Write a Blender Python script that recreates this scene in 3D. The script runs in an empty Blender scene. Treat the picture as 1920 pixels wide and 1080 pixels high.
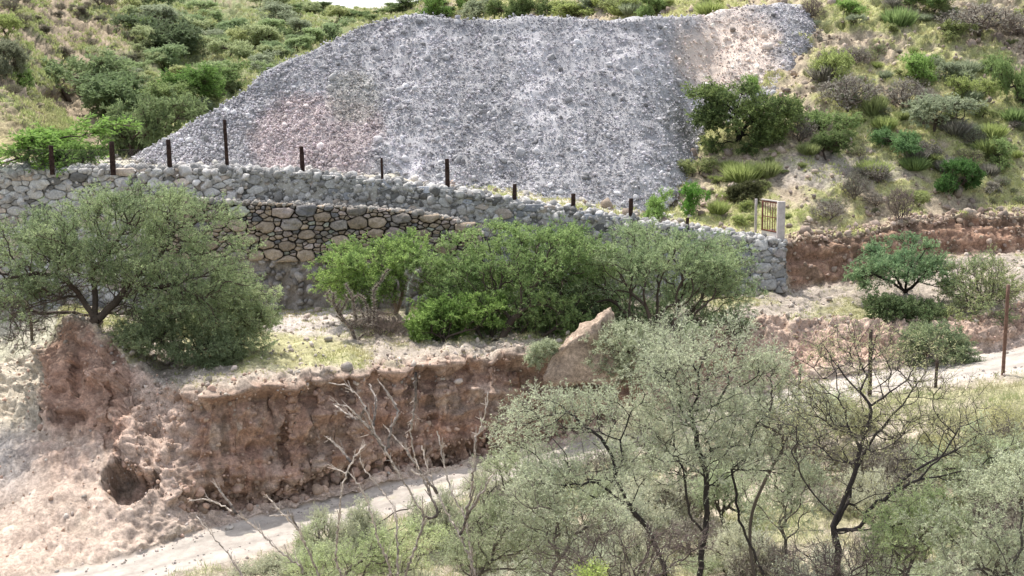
import bpy, math, random
import numpy as np
from mathutils import Vector
# ------------------------------------------------------------------ camera, sky, sun, exposure
SC = bpy.context.scene
COL = SC.collection
W0, H0, F = 1920.0, 1080.0, 2638.0          # the photograph's frame, focal length in its pixels
TILT = math.radians(8.0)
CZ = 13.0                                    # camera height above the datum
CT, ST = math.cos(TILT), math.sin(TILT)
cam_d = bpy.data.cameras.new('camera'); cam = bpy.data.objects.new('camera', cam_d); COL.objects.link(cam)
cam_d.sensor_width = 36.0; cam_d.lens = 36.0 * F / W0
cam_d.clip_start = 0.1; cam_d.clip_end = 3000.0
cam.location = (0, 0, CZ); cam.rotation_euler = (math.radians(90) - TILT, 0, 0)
SC.camera = cam
SUN_EL, SUN_AZ = math.radians(61), math.atan2(-0.52, 0.85)      # sun behind the heap and to the left
wd = bpy.data.worlds.new('World'); SC.world = wd; wd.use_nodes = True
nt = wd.node_tree; bg = nt.nodes['Background']
sky = nt.nodes.new('ShaderNodeTexSky'); sky.sky_type = 'NISHITA'; sky.sun_disc = False
sky.sun_elevation = SUN_EL; sky.sun_rotation = SUN_AZ; sky.air_density = 1.0; sky.dust_density = 2.5; sky.ozone_density = 1.0
hs = nt.nodes.new('ShaderNodeHueSaturation'); hs.inputs['Saturation'].default_value = 0.42
nt.links.new(sky.outputs[0], hs.inputs['Color']); nt.links.new(hs.outputs[0], bg.inputs[0]); bg.inputs[1].default_value = 0.15
sun_d = bpy.data.lights.new('sun', 'SUN'); sun = bpy.data.objects.new('sun', sun_d); COL.objects.link(sun)
sun_d.energy = 2.6; sun_d.angle = math.radians(0.55); sun_d.color = (1.0, 0.95, 0.88)
sv = Vector((math.sin(SUN_AZ) * math.cos(SUN_EL), math.cos(SUN_AZ) * math.cos(SUN_EL), math.sin(SUN_EL)))
sun.rotation_euler = sv.to_track_quat('Z', 'Y').to_euler()
sun.location = (-30, 40, 60)
SC.view_settings.view_transform = 'Standard'; SC.view_settings.look = 'None'
SC.view_settings.gamma = 1.0; SC.view_settings.exposure = 1.0
SC.cycles.max_bounces = 6; SC.cycles.diffuse_bounces = 3; SC.cycles.transmission_bounces = 4; SC.cycles.transparent_max_bounces = 4

# ------------------------------------------------------------------ small helpers
RG = np.random.default_rng(11)
def Pz(px, py, Y):
    """world point of depth Y seen at the photo's pixel (px, py)"""
    a = (540.0 - np.asarray(py, float)) / F
    t = np.asarray(Y, float) / (CT + ST * a)
    x = t * (np.asarray(px, float) - 960.0) / F
    z = CZ + t * (-ST + CT * a)
    return np.stack(np.broadcast_arrays(x, np.asarray(Y, float), z), -1)
def Y_at(py, z):
    """depth at which a pixel row meets height z (relative to camera)"""
    a = math.tan(TILT + math.atan((py - 540.0) / F)); return -z / a
def proj(P):
    d = P[..., 1] * CT - (P[..., 2] - CZ) * ST
    u = P[..., 1] * ST + (P[..., 2] - CZ) * CT
    return 960 + F * P[..., 0] / d, 540 - F * u / d
def h3(ix, iy, iz, s):
    h = (ix.astype(np.int64) * 374761393 + iy.astype(np.int64) * 668265263 + iz.astype(np.int64) * 2147483647 + s * 974634611) & 0xffffffff
    h = ((h ^ (h >> 13)) * 1274126177) & 0xffffffff
    h = ((h ^ (h >> 16)) * 2246822519) & 0xffffffff
    return ((h ^ (h >> 15)) & 0xffffff) / float(0xffffff)
def vnoise(P, s=0):
    i = np.floor(P).astype(np.int64); f = P - i; f = f * f * (3 - 2 * f)
    r = 0
    for a in (0, 1):
        wx = f[..., 0] if a else 1 - f[..., 0]
        for b in (0, 1):
            wy = f[..., 1] if b else 1 - f[..., 1]
            for c in (0, 1):
                wz = f[..., 2] if c else 1 - f[..., 2]
                r = r + wx * wy * wz * h3(i[..., 0] + a, i[..., 1] + b, i[..., 2] + c, s)
    return r * 2 - 1
def fbm(P, octs=4, s=0, gain=0.5):
    r = 0; a = 1.0; q = np.array(P, float)
    for k in range(octs):
        r = r + a * vnoise(q, s + k * 17); q = q * 2.03 + 3.7; a *= gain
    return r
def smooth1(a, n):
    k = np.hanning(n + 2)[1:-1]; k /= k.sum()
    return np.convolve(np.pad(a, n // 2, mode='edge'), k, 'valid')[:len(a)]
def sstep(a, b, x): 
    t = np.clip((x - a) / (b - a), 0, 1); return t * t * (3 - 2 * t)
def mixc(c, d, t):
    return c * (1 - t[..., None]) + np.asarray(d, float) * t[..., None]
def link_mesh(name, V, faces, mats, colr=None, smooth=False, parent=None, midx=None):
    """faces: list of (n, k) index arrays, k may differ between the arrays"""
    me = bpy.data.meshes.new(name)
    V = np.ascontiguousarray(V, dtype=np.float32)
    faces = [np.asarray(f, dtype=np.int32) for f in faces if len(f)]
    loops = np.concatenate([f.ravel() for f in faces]); tot = np.concatenate([np.full(len(f), f.shape[1], np.int32) for f in faces])
    start = np.concatenate([[0], np.cumsum(tot)[:-1]]).astype(np.int32)
    me.vertices.add(len(V)); me.vertices.foreach_set('co', V.ravel())
    me.loops.add(len(loops)); me.loops.foreach_set('vertex_index', loops)
    me.polygons.add(len(tot)); me.polygons.foreach_set('loop_start', start); me.polygons.foreach_set('loop_total', tot)
    if smooth: me.polygons.foreach_set('use_smooth', np.ones(len(tot), bool))
    if midx is not None: me.polygons.foreach_set('material_index', np.asarray(midx, np.int32))
    me.update(calc_edges=True)
    if colr is not None:
        at = me.color_attributes.new('Col', 'FLOAT_COLOR', 'POINT')
        c = np.ones((len(V), 4), np.float32); c[:, :3] = np.clip(colr, 0, 1); at.data.foreach_set('color', c.ravel())
    for m in (mats if isinstance(mats, (list, tuple)) else [mats]): me.materials.append(m)
    o = bpy.data.objects.new(name, me); COL.objects.link(o)
    if parent is not None: o.parent = parent
    return o
def tag(o, label=None, cat=None, group=None, kind=None):
    if label: o['label'] = label
    if cat: o['category'] = cat
    if group: o['group'] = group
    if kind: o['kind'] = kind
    return o
def thing(name, loc, label, cat, group=None):
    o = bpy.data.objects.new(name, None); COL.objects.link(o); o.location = [float(v) for v in loc]
    o.empty_display_size = 0.2
    return tag(o, label, cat, group)

# ------------------------------------------------------------------ materials
def new_mat(name):
    m = bpy.data.materials.new(name); m.use_nodes = True
    n = m.node_tree.nodes; l = m.node_tree.links; b = n['Principled BSDF']
    b.inputs['Roughness'].default_value = 0.95; b.inputs['Specular IOR Level'].default_value = 0.12
    return m, n, l, b
def earth_mat(name, scales=(1.3, 9.0, 40.0), amps=(0.30, 0.45, 0.45), bump=0.5, dist=0.06):
    m, n, l, b = new_mat(name)
    tc = n.new('ShaderNodeTexCoord'); at = n.new('ShaderNodeAttribute'); at.attribute_name = 'Col'
    cur = at.outputs['Color']; hsum = None
    for s, a in zip(scales, amps):
        t = n.new('ShaderNodeTexNoise'); t.inputs['Scale'].default_value = s; t.inputs['Detail'].default_value = 5; t.inputs['Roughness'].default_value = 0.65
        l.new(tc.outputs['Object'], t.inputs['Vector'])
        mr = n.new('ShaderNodeMapRange'); mr.inputs['From Min'].default_value = 0.3; mr.inputs['From Max'].default_value = 0.7
        mr.inputs['To Min'].default_value = 1 - a; mr.inputs['To Max'].default_value = 1 + a * 0.8
        l.new(t.outputs['Fac'], mr.inputs['Value'])
        mx = n.new('ShaderNodeMix'); mx.data_type = 'RGBA'; mx.blend_type = 'MULTIPLY'; mx.inputs['Factor'].default_value = 1.0
        l.new(cur, mx.inputs['A']); l.new(mr.outputs['Result'], mx.inputs['B']); cur = mx.outputs['Result']
        hsum = t.outputs['Fac']
    l.new(cur, b.inputs['Base Color'])
    bp = n.new('ShaderNodeBump'); bp.inputs['Strength'].default_value = bump; bp.inputs['Distance'].default_value = dist
    l.new(hsum, bp.inputs['Height']); l.new(bp.outputs['Normal'], b.inputs['Normal'])
    return m
M_EARTH = earth_mat('earth')
M_ROAD = earth_mat('road_dirt', (0.8, 7.0, 45.0), (0.10, 0.14, 0.16), 0.3, 0.03)
M_GRAVEL = earth_mat('gravel', (0.7, 14.0, 60.0), (0.10, 0.20, 0.18), 0.6, 0.05)
M_STONE = earth_mat('stone', (3.0, 14.0, 50.0), (0.22, 0.28, 0.25), 0.5, 0.03)
M_BARK = earth_mat('bark', (4.0, 25.0, 90.0), (0.15, 0.25, 0.3), 0.6, 0.02)
def leaf_mat():
    m, n, l, b = new_mat('leaf'); out = n['Material Output']
    at = n.new('ShaderNodeAttribute'); at.attribute_name = 'Col'; oi = n.new('ShaderNodeObjectInfo')
    mx = n.new('ShaderNodeMix'); mx.data_type = 'RGBA'; mx.blend_type = 'MULTIPLY'; mx.inputs['Factor'].default_value = 1.0
    l.new(at.outputs['Color'], mx.inputs['A']); l.new(oi.outputs['Color'], mx.inputs['B'])
    l.new(mx.outputs['Result'], b.inputs['Base Color']); b.inputs['Roughness'].default_value = 0.7
    tr = n.new('ShaderNodeBsdfTranslucent'); l.new(mx.outputs['Result'], tr.inputs['Color'])
    ms = n.new('ShaderNodeMixShader'); ms.inputs[0].default_value = 0.45
    l.new(b.outputs[0], ms.inputs[1]); l.new(tr.outputs[0], ms.inputs[2]); l.new(ms.outputs[0], out.inputs['Surface'])
    return m
M_LEAF = leaf_mat()
def plain_mat(name, c, rough=0.8, metal=0.0, var=0.4, scale=20):
    m, n, l, b = new_mat(name)
    tc = n.new('ShaderNodeTexCoord'); t = n.new('ShaderNodeTexNoise'); t.inputs['Scale'].default_value = scale; t.inputs['Detail'].default_value = 6
    l.new(tc.outputs['Object'], t.inputs['Vector'])
    r = n.new('ShaderNodeValToRGB'); c = np.array(c)
    r.color_ramp.elements[0].position = 0.3; r.color_ramp.elements[1].position = 0.72
    r.color_ramp.elements[0].color = (*(c * (1 - var)), 1); r.color_ramp.elements[1].color = (*np.clip(c * (1 + var), 0, 1), 1)
    l.new(t.outputs['Fac'], r.inputs['Fac']); l.new(r.outputs['Color'], b.inputs['Base Color'])
    b.inputs['Roughness'].default_value = rough; b.inputs['Metallic'].default_value = metal
    return m
M_RUST = plain_mat('rusty_steel', (0.045, 0.027, 0.022), 0.85, 0.0, 0.75, 9)
M_POLE = plain_mat('brown_pole', (0.17, 0.10, 0.075), 0.7, 0.0, 0.35, 8)
M_WOOD = plain_mat('weathered_wood', (0.075, 0.055, 0.045), 0.9, 0.0, 0.5, 12)
M_WHITE = plain_mat('whitewash', (0.50, 0.455, 0.43), 0.9, 0.0, 0.2, 6)
M_GATE = plain_mat('gate_paint', (0.20, 0.085, 0.065), 0.6, 0.0, 0.35, 12)
M_SHEET = plain_mat('pale_sheet', (0.55, 0.51, 0.49), 0.6, 0.0, 0.10, 4)
M_WIRE = plain_mat('wire', (0.10, 0.09, 0.09), 0.6, 0.3, 0.3, 10)

# ------------------------------------------------------------------ terrain: break lines from the valley floor up to the skyline
PXS = np.arange(-420, 2341, 3.2)
NC = len(PXS)
def line_py(pts, sm=15):       # (px, py, Y)
    q = [(p[0], p[2], float(Pz(p[0], p[1], p[2])[2])) for p in pts]; return fin(q, sm)
def line_z(pts, sm=15):        # (px, py, z relative to camera)
    q = [(p[0], Y_at(p[1], p[2]), CZ + p[2]) for p in pts]; return fin(q, sm)
def line_zy(pts, sm=15):       # (px, z relative, Y)
    return fin([(p[0], p[2], CZ + p[1]) for p in pts], sm)
def fin(q, sm):
    x = [a[0] for a in q]
    return smooth1(np.interp(PXS, x, [a[1] for a in q]), sm), smooth1(np.interp(PXS, x, [a[2] for a in q]), sm)
R0_ = [(-420,1305,-12.8),(0,1150,-12.6),(250,1092,-12.5),(480,1036,-12.5),(750,958,-12.3),(1000,892,-11.9),(1200,845,-11.3),(1400,790,-10.6),(1560,752,-10.1),(1750,724,-9.7),(1920,700,-9.4),(2340,640,-8.8)]
R1_ = [(-420,1240,-12.8),(0,1105,-12.6),(250,1042,-12.5),(350,1004,-12.5),(400,986,-12.5),(600,943,-12.45),(750,905,-12.3),(1000,850,-11.9),(1200,800,-11.3),(1400,745,-10.6),(1560,712,-10.1),(1750,682,-9.7),(1920,648,-9.4),(2340,590,-8.8)]
C_ = [(-420,800,48),(0,785,46.5),(100,785,44.6),(190,800,42.6),(250,868,40.0),(310,935,38.9),(358,962,39.55),(400,962,39.9),(600,922,41.9),(750,887,44.2),(1000,834,46.2),(1200,785,47.2),(1400,725,48.6),(1560,690,49.4),(1750,655,50.6),(1850,640,51.2),(1920,628,52.3),(2340,575,54.5)]
B_ = [(-420,690,53),(0,684,50.5),(60,662,49),(95,640,47.4),(125,592,46),(170,600,45),(230,655,43.9),(300,712,42.9),(345,724,41.6),(372,725,40.7),(400,722,40.7),(600,690,42.9),(750,668,45.1),(1000,655,47),(1200,640,48.4),(1400,592,51.6),(1560,602,53.0),(1750,612,52.8),(1850,590,52.6),(1920,560,55),(2340,520,58)]
T_ = [(-420,560,61),(0,574,59),(400,578,56.5),(600,572,56),(900,560,56),(1200,552,56),(1476,541,56),(1520,534,56.6),(1600,526,57.5),(1700,500,59),(1800,474,60.5),(1920,470,61.5),(2340,450,65)]
W_ = [(-420,318,60),(0,318,58.6),(400,318,57.4),(560,325,57),(700,340,56.9),(860,360,56.8),(1000,385,56.8),(1150,408,56.8),(1290,430,56.8),(1474,456,56.8),(1500,443,57.6),(1600,440,59),(1700,412,60.5),(1800,400,62),(1920,402,63),(2340,380,66.5)]
P_ = [(-420,301,67),(0,301,67),(300,304,66.5)]
H1_ = [(-420,200,74),(0,252,72),(60,260,72),(140,284,77),(250,284,85),(350,250,92),(560,180,97),(700,150,97),(900,120,90),(1150,130,82),(1300,200,73),(1480,230,68.5),(1700,220,70),(1920,215,72),(2340,200,76)]
H2_ = [(-420,40,84),(0,165,80),(60,185,83),(130,190,97),(250,160,105),(350,130,115),(560,60,127),(700,45,127),(900,40,108),(1150,30,96),(1300,20,89),(1480,0,82),(1700,0,83),(1920,0,84),(2340,-10,88)]
H3_ = [(-420,-180,104),(0,-10,112),(130,5,125),(250,5,132),(350,5,142),(500,4,150),(560,2,155),(590,10,158),(650,17,160),(720,17,152),(790,9,140),(860,-20,125),(1150,-90,110),(1480,-150,100),(1920,-200,100),(2340,-240,104)]
H4_ = [(-420,-320,170),(0,-200,180),(400,-100,185),(500,-40,190),(560,10,195),(790,25,195),(860,-50,165),(1150,-200,150),(1920,-350,140),(2340,-400,140)]
pz = [(a[0], float(Pz(*a)[2]) - CZ, a[2]) for a in P_] + [(560,-3.4,66),(900,-4.3,66),(1150,-5.0,64)] + [(a[0], float(Pz(*a)[2]) - CZ, a[2]) for a in [(1290,416,60.5),(1470,436,59.2),(1500,428,59.2),(1600,422,61),(1700,396,62.5),(1920,382,65.5),(2340,360,69)]]
LINES = [fin([(-420, 4, CZ - 12.3), (2340, 4, CZ - 11.2)], 5),
         fin([(-420, 20, CZ - 12.9), (700, 22, CZ - 12.3), (1400, 24, CZ - 11.2), (2340, 24, CZ - 10.4)], 5),
         line_z(R0_), line_z(R1_), line_py(C_), line_py(B_, 9), line_py(T_, 9), line_py(W_, 5), line_zy(pz), line_py(H1_, 25), line_py(H2_, 25), line_py(H3_, 15), line_py(H4_, 15)]
SEG = [14, 50, 26, 56, 90, 54, 34, 24, 62, 74, 46, 8]
_j = np.interp(PXS, np.arange(-420, 2400, 17), np.random.default_rng(3).normal(size=166)); _j2 = np.interp(PXS, np.arange(-420, 2400, 70), np.random.default_rng(6).normal(size=41))
LINES[5] = (LINES[5][0] + .20 * _j + .16 * _j2, LINES[5][1] + .05 * _j - .10 * np.abs(_j2))          # ragged lip of the bank
LINES[4] = (LINES[4][0] - .16 * np.abs(_j) - .14 * np.roll(_j2, 9), LINES[4][1] + .18 * np.abs(_j2))   # slumps along its foot
rowsY, rowsZ, band = [], [], []
for k, n in enumerate(SEG):
    for j in range(n):
        t = j / n
        rowsY.append(LINES[k][0] * (1 - t) + LINES[k + 1][0] * t); rowsZ.append(LINES[k][1] * (1 - t) + LINES[k + 1][1] * t); band.append(k + t)
rowsY.append(LINES[-1][0]); rowsZ.append(LINES[-1][1]); band.append(len(SEG))
TY, TZ, band = np.array(rowsY), np.array(rowsZ), np.array(band)
NR = len(band)
for it in range(2):                         # take the creases off the break lines
    TY[1:-1] = .25 * TY[:-2] + .5 * TY[1:-1] + .25 * TY[2:]; TZ[1:-1] = .25 * TZ[:-2] + .5 * TZ[1:-1] + .25 * TZ[2:]
depth = TY * CT - (TZ - CZ) * ST
TX = depth * (PXS[None, :] - 960) / F
G = np.stack([TX, TY, TZ], -1)              # (NR, NC, 3)
def grid_normals(G):
    du = np.gradient(G, axis=1); dv = np.gradient(G, axis=0)
    n = np.cross(du, dv); return n / (np.linalg.norm(n, axis=-1, keepdims=True) + 1e-9)
N = grid_normals(G)
if N[NR // 2, NC // 2, 2] < 0: N = -N
BB = np.repeat(band[:, None], NC, 1); PXG = np.repeat(PXS[None, :], NR, 0)
steep = np.clip(1 - N[..., 2], 0, 1)
def band_in(a, b, s=.12): return sstep(a - s, a + s, BB) * (1 - sstep(b - s, b + s, BB))
onroad = band_in(2, 3, .06)
bank = band_in(3.9, 5, .12)
talus = band_in(3, 4, .1)
cut = band_in(6, 7, .12) * sstep(1474, 1490, PXG)
hills = sstep(7.8, 8.4, BB)
nlow = fbm(G * 0.35, 3, 5); nmid = fbm(G * 1.3, 4, 9); nfin = fbm(G * 5.0, 3, 21)
ridge = 1 - np.abs(fbm(G * 1.1 + 9, 4, 33)); ridge2 = 1 - np.abs(fbm(G * np.array([2.6, 2.6, 0.7]), 4, 41))
amp = 0.10 + 0.0 * BB
disp = nlow * (0.18 * (1 - onroad) + 0.02) * (1 - .6 * band_in(5, 6)) + nmid * (0.09 * (1 - onroad) + 0.015) + nfin * (0.045 * (1 - onroad) + 0.008)
disp += bank * (ridge2 - .7) * 0.20 + bank * np.clip(fbm(G * np.array([1.7, 1.7, 3.2]), 3, 91) - .15, 0, 1) * .28 + (bank + .5 * talus + cut) * (ridge - .7) * 0.20 + (talus + bank + cut) * nfin * 0.05
strata = np.sin(G[..., 2] * 5 + nlow * 2) * .07 + np.sin(G[..., 2] * 13 + nmid * 2) * .03
disp += (bank + cut) * strata * 1.5
disp += hills * (ridge - .7) * 0.5 * sstep(8.5, 9.5, BB) + hills * nmid * 0.06 + hills * np.clip(nfin, -1, 1) * .02
Lh = hills * (1 - sstep(640, 900, PXG))
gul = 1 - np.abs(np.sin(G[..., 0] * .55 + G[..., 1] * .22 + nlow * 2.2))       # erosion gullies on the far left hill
disp -= Lh * sstep(9.5, 10.3, BB) * gul ** 3 * 1.0
disp += bank * 0.22 * np.exp(-((BB - 4.93) / .06) ** 2) * (PXG > 380)           # overhanging lip of turf
disp -= band_in(3.85, 4.12, .08) * 0.35 * (PXG > 380) * (PXG < 1100)             # undercut foot
wallzone = band_in(5.9, 7.35, .1) * (PXG < 1476)
disp *= 1 - .85 * wallzone
G2 = G + N * disp[..., None]
qx, qy = proj(G2)
def hole(cx, cy, rx, ry, d, b0, b1):
    e = ((qx - cx) / rx) ** 2 + ((qy - cy) / ry) ** 2 + nfin * .06 + nmid * .08
    m = (1 - sstep(.55, 1.0, e)) * (BB > b0) * (BB < b1)
    G2[..., 1] += m * d * .8; G2[..., 2] -= m * d * .55
hole(233, 906, 46, 40, 1.5, 3, 4.7); hole(287, 900, 14, 16, .5, 3, 4.7)
hole(143, 705, 12, 46, .35, 4, 5); hole(120, 782, 50, 12, .25, 3.8, 4.4); hole(1060, 700, 120, 45, .5, 4, 5)
N2 = grid_normals(G2); N2 = np.where(N2[..., 2:3] * N[..., 2:3] + (N2 * N).sum(-1, keepdims=True) < 0, -N2, N2)
qx, qy = proj(G2)
# --- soil colours: the materials themselves, zone by zone
tan = np.array([.47, .39, .30]); red = np.array([.43, .28, .205]); pink = np.array([.56, .43, .35]); pale = np.array([.60, .53, .45])
grassy = np.array([.38, .37, .19]); greyst = np.array([.40, .38, .36]); roadc = np.array([.53, .475, .42]); dusk = np.array([.20, .15, .11])
C = np.broadcast_to(tan, G2.shape).copy()
near = 1 - sstep(1.9, 2.05, BB)
C = mixc(C, np.array([.52, .45, .35]), near); C = mixc(C, grassy * .95, near * sstep(-.1, .5, nlow + .5 * nmid) * .75)
C = mixc(C, roadc, onroad)
C = mixc(C, roadc * .62, onroad * np.clip(np.exp(-((BB - 2.30 + nlow * .03) / .07) ** 2) + np.exp(-((BB - 2.70 + nlow * .03) / .07) ** 2), 0, 1) * (.55 + .3 * nmid))
C = mixc(C, np.array([.50, .47, .32]), onroad * np.exp(-((BB - 2.5) / .07) ** 2) * sstep(-.1, .4, nmid) * .5)
C = mixc(C, np.array([.60, .475, .39]), talus); C = mixc(C, np.array([.54, .39, .31]), talus * sstep(.0, .5, nlow + nmid * .6) * sstep(3.35, 3.8, BB) * .8); C = mixc(C, np.array([.62, .52, .41]), talus * sstep(.1, .5, fbm(G * .6, 3, 97)) * .6)
C = mixc(C, np.array([.40, .36, .33]), talus * (1 - sstep(10, 110, PXG)) * sstep(3.3, 3.7, BB))
bk = mixc(np.broadcast_to(red, G2.shape), np.array([.35, .275, .215]), sstep(-.2, .5, nmid + .4 * nlow) * .75)
bk = mixc(bk, np.array([.46, .29, .225]), sstep(.15, .6, fbm(G * np.array([.8, .8, 1.4]), 3, 77)) * .6)
bk = mixc(bk, np.array([.56, .45, .37]), sstep(.2, .55, fbm(G * np.array([2.2, 2.2, 1.0]), 4, 93)) * .75)
bk = mixc(bk, np.array([.27, .195, .15]), sstep(.15, .5, fbm(G * np.array([3.4, 3.4, .35]), 3, 95)) * .75)
bk = mixc(bk, np.array([.47, .27, .19]), sstep(4.05, 4.3, BB) * (1 - sstep(4.45, 4.75, BB + nmid * .1)) * sstep(-.2, .4, nlow) * .6)
bk = mixc(bk, pink, (1 - sstep(335, 366, PXG + nmid * 30)) * sstep(215, 262, PXG + nlow * 20) * .9)
bk = mixc(bk, pink * .95, sstep(4.86, 4.98, BB + nmid * .03) * .8)
bk = mixc(bk, np.array([.60, .46, .37]), sstep(1330, 1460, PXG) * (1 - .6 * sstep(1780, 1840, PXG)) * .85)
bk = mixc(bk, np.array([.50, .32, .24]) * np.ones(3), (1 - sstep(225, 255, PXG + nlow * 15)) * sstep(70, 100, PXG + nmid * 8) * (.55 + .35 * nmid).clip(0, 1))
bk = mixc(bk, np.array([.60, .54, .43]), (1 - sstep(66, 96, PXG + nmid * 8)) * .85)
bk = mixc(bk, np.array([.49, .33, .25]), sstep(380, 420, PXG) * sstep(.1, .6, np.sin(G[..., 2] * 2.3 + nlow * 1.5) + nmid * .5) * .45)
C = mixc(C, bk, bank)
terr = band_in(5, 6, .06)
tg = sstep(.0, .5, nlow * .8 + nmid * .4 + .25 * ((PXG > 380) & (PXG < 700)))
C = mixc(C, np.array([.50, .43, .36]), terr); C = mixc(C, grassy * 1.05, terr * tg * .8)
for cx, cy, rx, ry in ((530, 655, 150, 40), (420, 640, 90, 40)):
    C = mixc(C, np.array([.46, .44, .23]), terr * (1 - sstep(.5, 1.2, ((qx - cx) / rx) ** 2 + ((qy - cy) / ry) ** 2 + nmid * .5)) * .85)
C = mixc(C, np.array([.62, .55, .50]), terr * (1 - sstep(.5, 1.2, ((qx - 590) / 130) ** 2 + ((qy - 598) / 32) ** 2 + nmid * .4)))
C = mixc(C, np.array([.58, .55, .43]), terr * (PXG < 110) * .8)
ck = mixc(np.broadcast_to(np.array([.38, .235, .165]), G2.shape), np.array([.22, .145, .10]), sstep(-.1, .5, nmid + sstep(6.4, 6.9, BB) * .6))
ck = mixc(ck, np.array([.50, .33, .23]), sstep(.1, .5, nfin + nlow * .4) * .6)
C = mixc(C, ck, cut)
Rh = band_in(7, 12.5, .1) * sstep(800, 900, PXG)
hr = mixc(np.broadcast_to(np.array([.53, .44, .32]), G2.shape), np.array([.46, .46, .21]), sstep(-.35, .25, nlow * .7 + nmid * .6))
hr = mixc(hr, np.array([.25, .19, .14]), sstep(.35, .8, nfin + nmid * .4) * .6)
hr = mixc(hr, np.array([.43, .38, .34]), (1 - sstep(.4, 1.1, ((qx - 1570) / 130) ** 2 + ((qy - 320) / 45) ** 2 + nmid * .5)) * .7)
C = mixc(C, hr, Rh)
plat = band_in(7, 8.1, .1) * (1 - sstep(1200, 1300, PXG)); C = mixc(C, np.array([.56, .52, .43]), plat)
hl = mixc(np.broadcast_to(np.array([.42, .34, .24]), G2.shape), np.array([.26, .30, .14]), sstep(-.3, .3, nlow * .8 + nmid * .4 + sstep(200, 320, PXG) * .95 - .3))
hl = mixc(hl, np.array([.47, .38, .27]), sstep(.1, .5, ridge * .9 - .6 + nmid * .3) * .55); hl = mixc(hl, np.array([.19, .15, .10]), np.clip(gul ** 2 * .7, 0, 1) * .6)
hl = mixc(hl, np.array([.47, .42, .20]), (1 - sstep(8.4, 9.9, BB)) * (1 - sstep(90, 170, PXG)) * .8)
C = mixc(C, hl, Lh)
C *= (1 + .16 * nfin + .10 * nmid)[..., None]; C *= (.87 + .10 * np.clip(bank + cut, 0, 1))[..., None]
def lattice(name, r0, r1, mat):
    sub = G2[r0:r1 + 1]; n = r1 - r0 + 1
    idx = np.arange(n * NC).reshape(n, NC)
    f = np.stack([idx[:-1, :-1], idx[:-1, 1:], idx[1:, 1:], idx[1:, :-1]], -1).reshape(-1, 4)
    o = link_mesh(name, sub.reshape(-1, 3), [f], mat, C[r0:r1 + 1].reshape(-1, 3), smooth=True)
    return tag(o, kind='structure')
cs = np.cumsum([0] + SEG)
lattice('roadside_ground', 0, cs[2], M_EARTH)
lattice('dirt_road', cs[2], cs[3], M_ROAD)
lattice('eroded_earth_bank', cs[3], cs[5], M_EARTH)
lattice('terrace_ground', cs[5], cs[6], M_EARTH)
lattice('hillside', cs[6], NR - 1, M_EARTH)
FLAT = G2.reshape(-1, 3); FQX, FQY, FB = qx.ravel(), qy.ravel(), BB.ravel(); FN = N2.reshape(-1, 3)
def ground(px, py, b0=0, b1=13, tol=5):
    """the nearest terrain point seen at a pixel"""
    m = (np.abs(FQX - px) < tol) & (np.abs(FQY - py) < tol) & (FB >= b0) & (FB <= b1)
    i = np.nonzero(m)[0]
    if len(i) == 0: return ground(px, py, b0, b1, tol * 2.5)
    j = i[np.argmin(FLAT[i, 1])]
    k = i[FLAT[i, 1] < FLAT[j, 1] + 1.5]
    return FLAT[k[np.argmin((FQX[k] - px) ** 2 + (FQY[k] - py) ** 2)]].copy()
def ground_xy(x, y, b0=0, b1=13):
    d = (FLAT[:, 0] - x) ** 2 + (FLAT[:, 1] - y) ** 2 + 1e6 * ((FB < b0) | (FB > b1))
    return FLAT[np.argmin(d)].copy()

# ------------------------------------------------------------------ rocks: a few lumpy prototypes, merged with numpy
def ico(sub):
    t = (1 + 5 ** .5) / 2
    v = [(-1,t,0),(1,t,0),(-1,-t,0),(1,-t,0),(0,-1,t),(0,1,t),(0,-1,-t),(0,1,-t),(t,0,-1),(t,0,1),(-t,0,-1),(-t,0,1)]
    v = [np.array(a) / np.linalg.norm(a) for a in v]
    f = [(0,11,5),(0,5,1),(0,1,7),(0,7,10),(0,10,11),(1,5,9),(5,11,4),(11,10,2),(10,7,6),(7,1,8),(3,9,4),(3,4,2),(3,2,6),(3,6,8),(3,8,9),(4,9,5),(2,4,11),(6,2,10),(8,6,7),(9,8,1)]
    for _ in range(sub):
        mid = {}; g = []
        def m(a, b):
            k = (min(a, b), max(a, b))
            if k not in mid:
                p = v[a] + v[b]; v.append(p / np.linalg.norm(p)); mid[k] = len(v) - 1
            return mid[k]
        for a, b, c in f:
            x, y, z = m(a, b), m(b, c), m(c, a); g += [(a, x, z), (b, y, x), (c, z, y), (x, y, z)]
        f = g
    return np.array(v), np.array(f)
def rock_shapes(sub, n, seed):
    v, f = ico(sub); r = np.random.default_rng(seed); out = []
    for k in range(n):
        p = v * (1 + .28 * fbm(v * 1.3 + k * 7.1, 2, k))[:, None]
        for _ in range(7):                                   # flat broken faces
            d = r.normal(size=3); d /= np.linalg.norm(d); c = r.uniform(.55, .85); h = p @ d
            p = p - np.maximum(h - c, 0)[:, None] * d * .9
        p = p * r.uniform([.85, .7, .55], [1.15, 1.0, .85]); out.append(p)
    return out, f
RK0 = rock_shapes(0, 10, 1); RK1 = rock_shapes(1, 10, 2); RK2 = rock_shapes(2, 8, 3)
def rand_rot(n, r, tilt=3.0):
    q = r.normal(size=(n, 4)); q /= np.linalg.norm(q, axis=1, keepdims=True)
    w, x, y, z = q.T
    return np.stack([1-2*(y*y+z*z), 2*(x*y-z*w), 2*(x*z+y*w), 2*(x*y+z*w), 1-2*(x*x+z*z), 2*(y*z-x*w), 2*(x*z-y*w), 2*(y*z+x*w), 1-2*(x*x+y*y)], -1).reshape(n, 3, 3)
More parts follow.
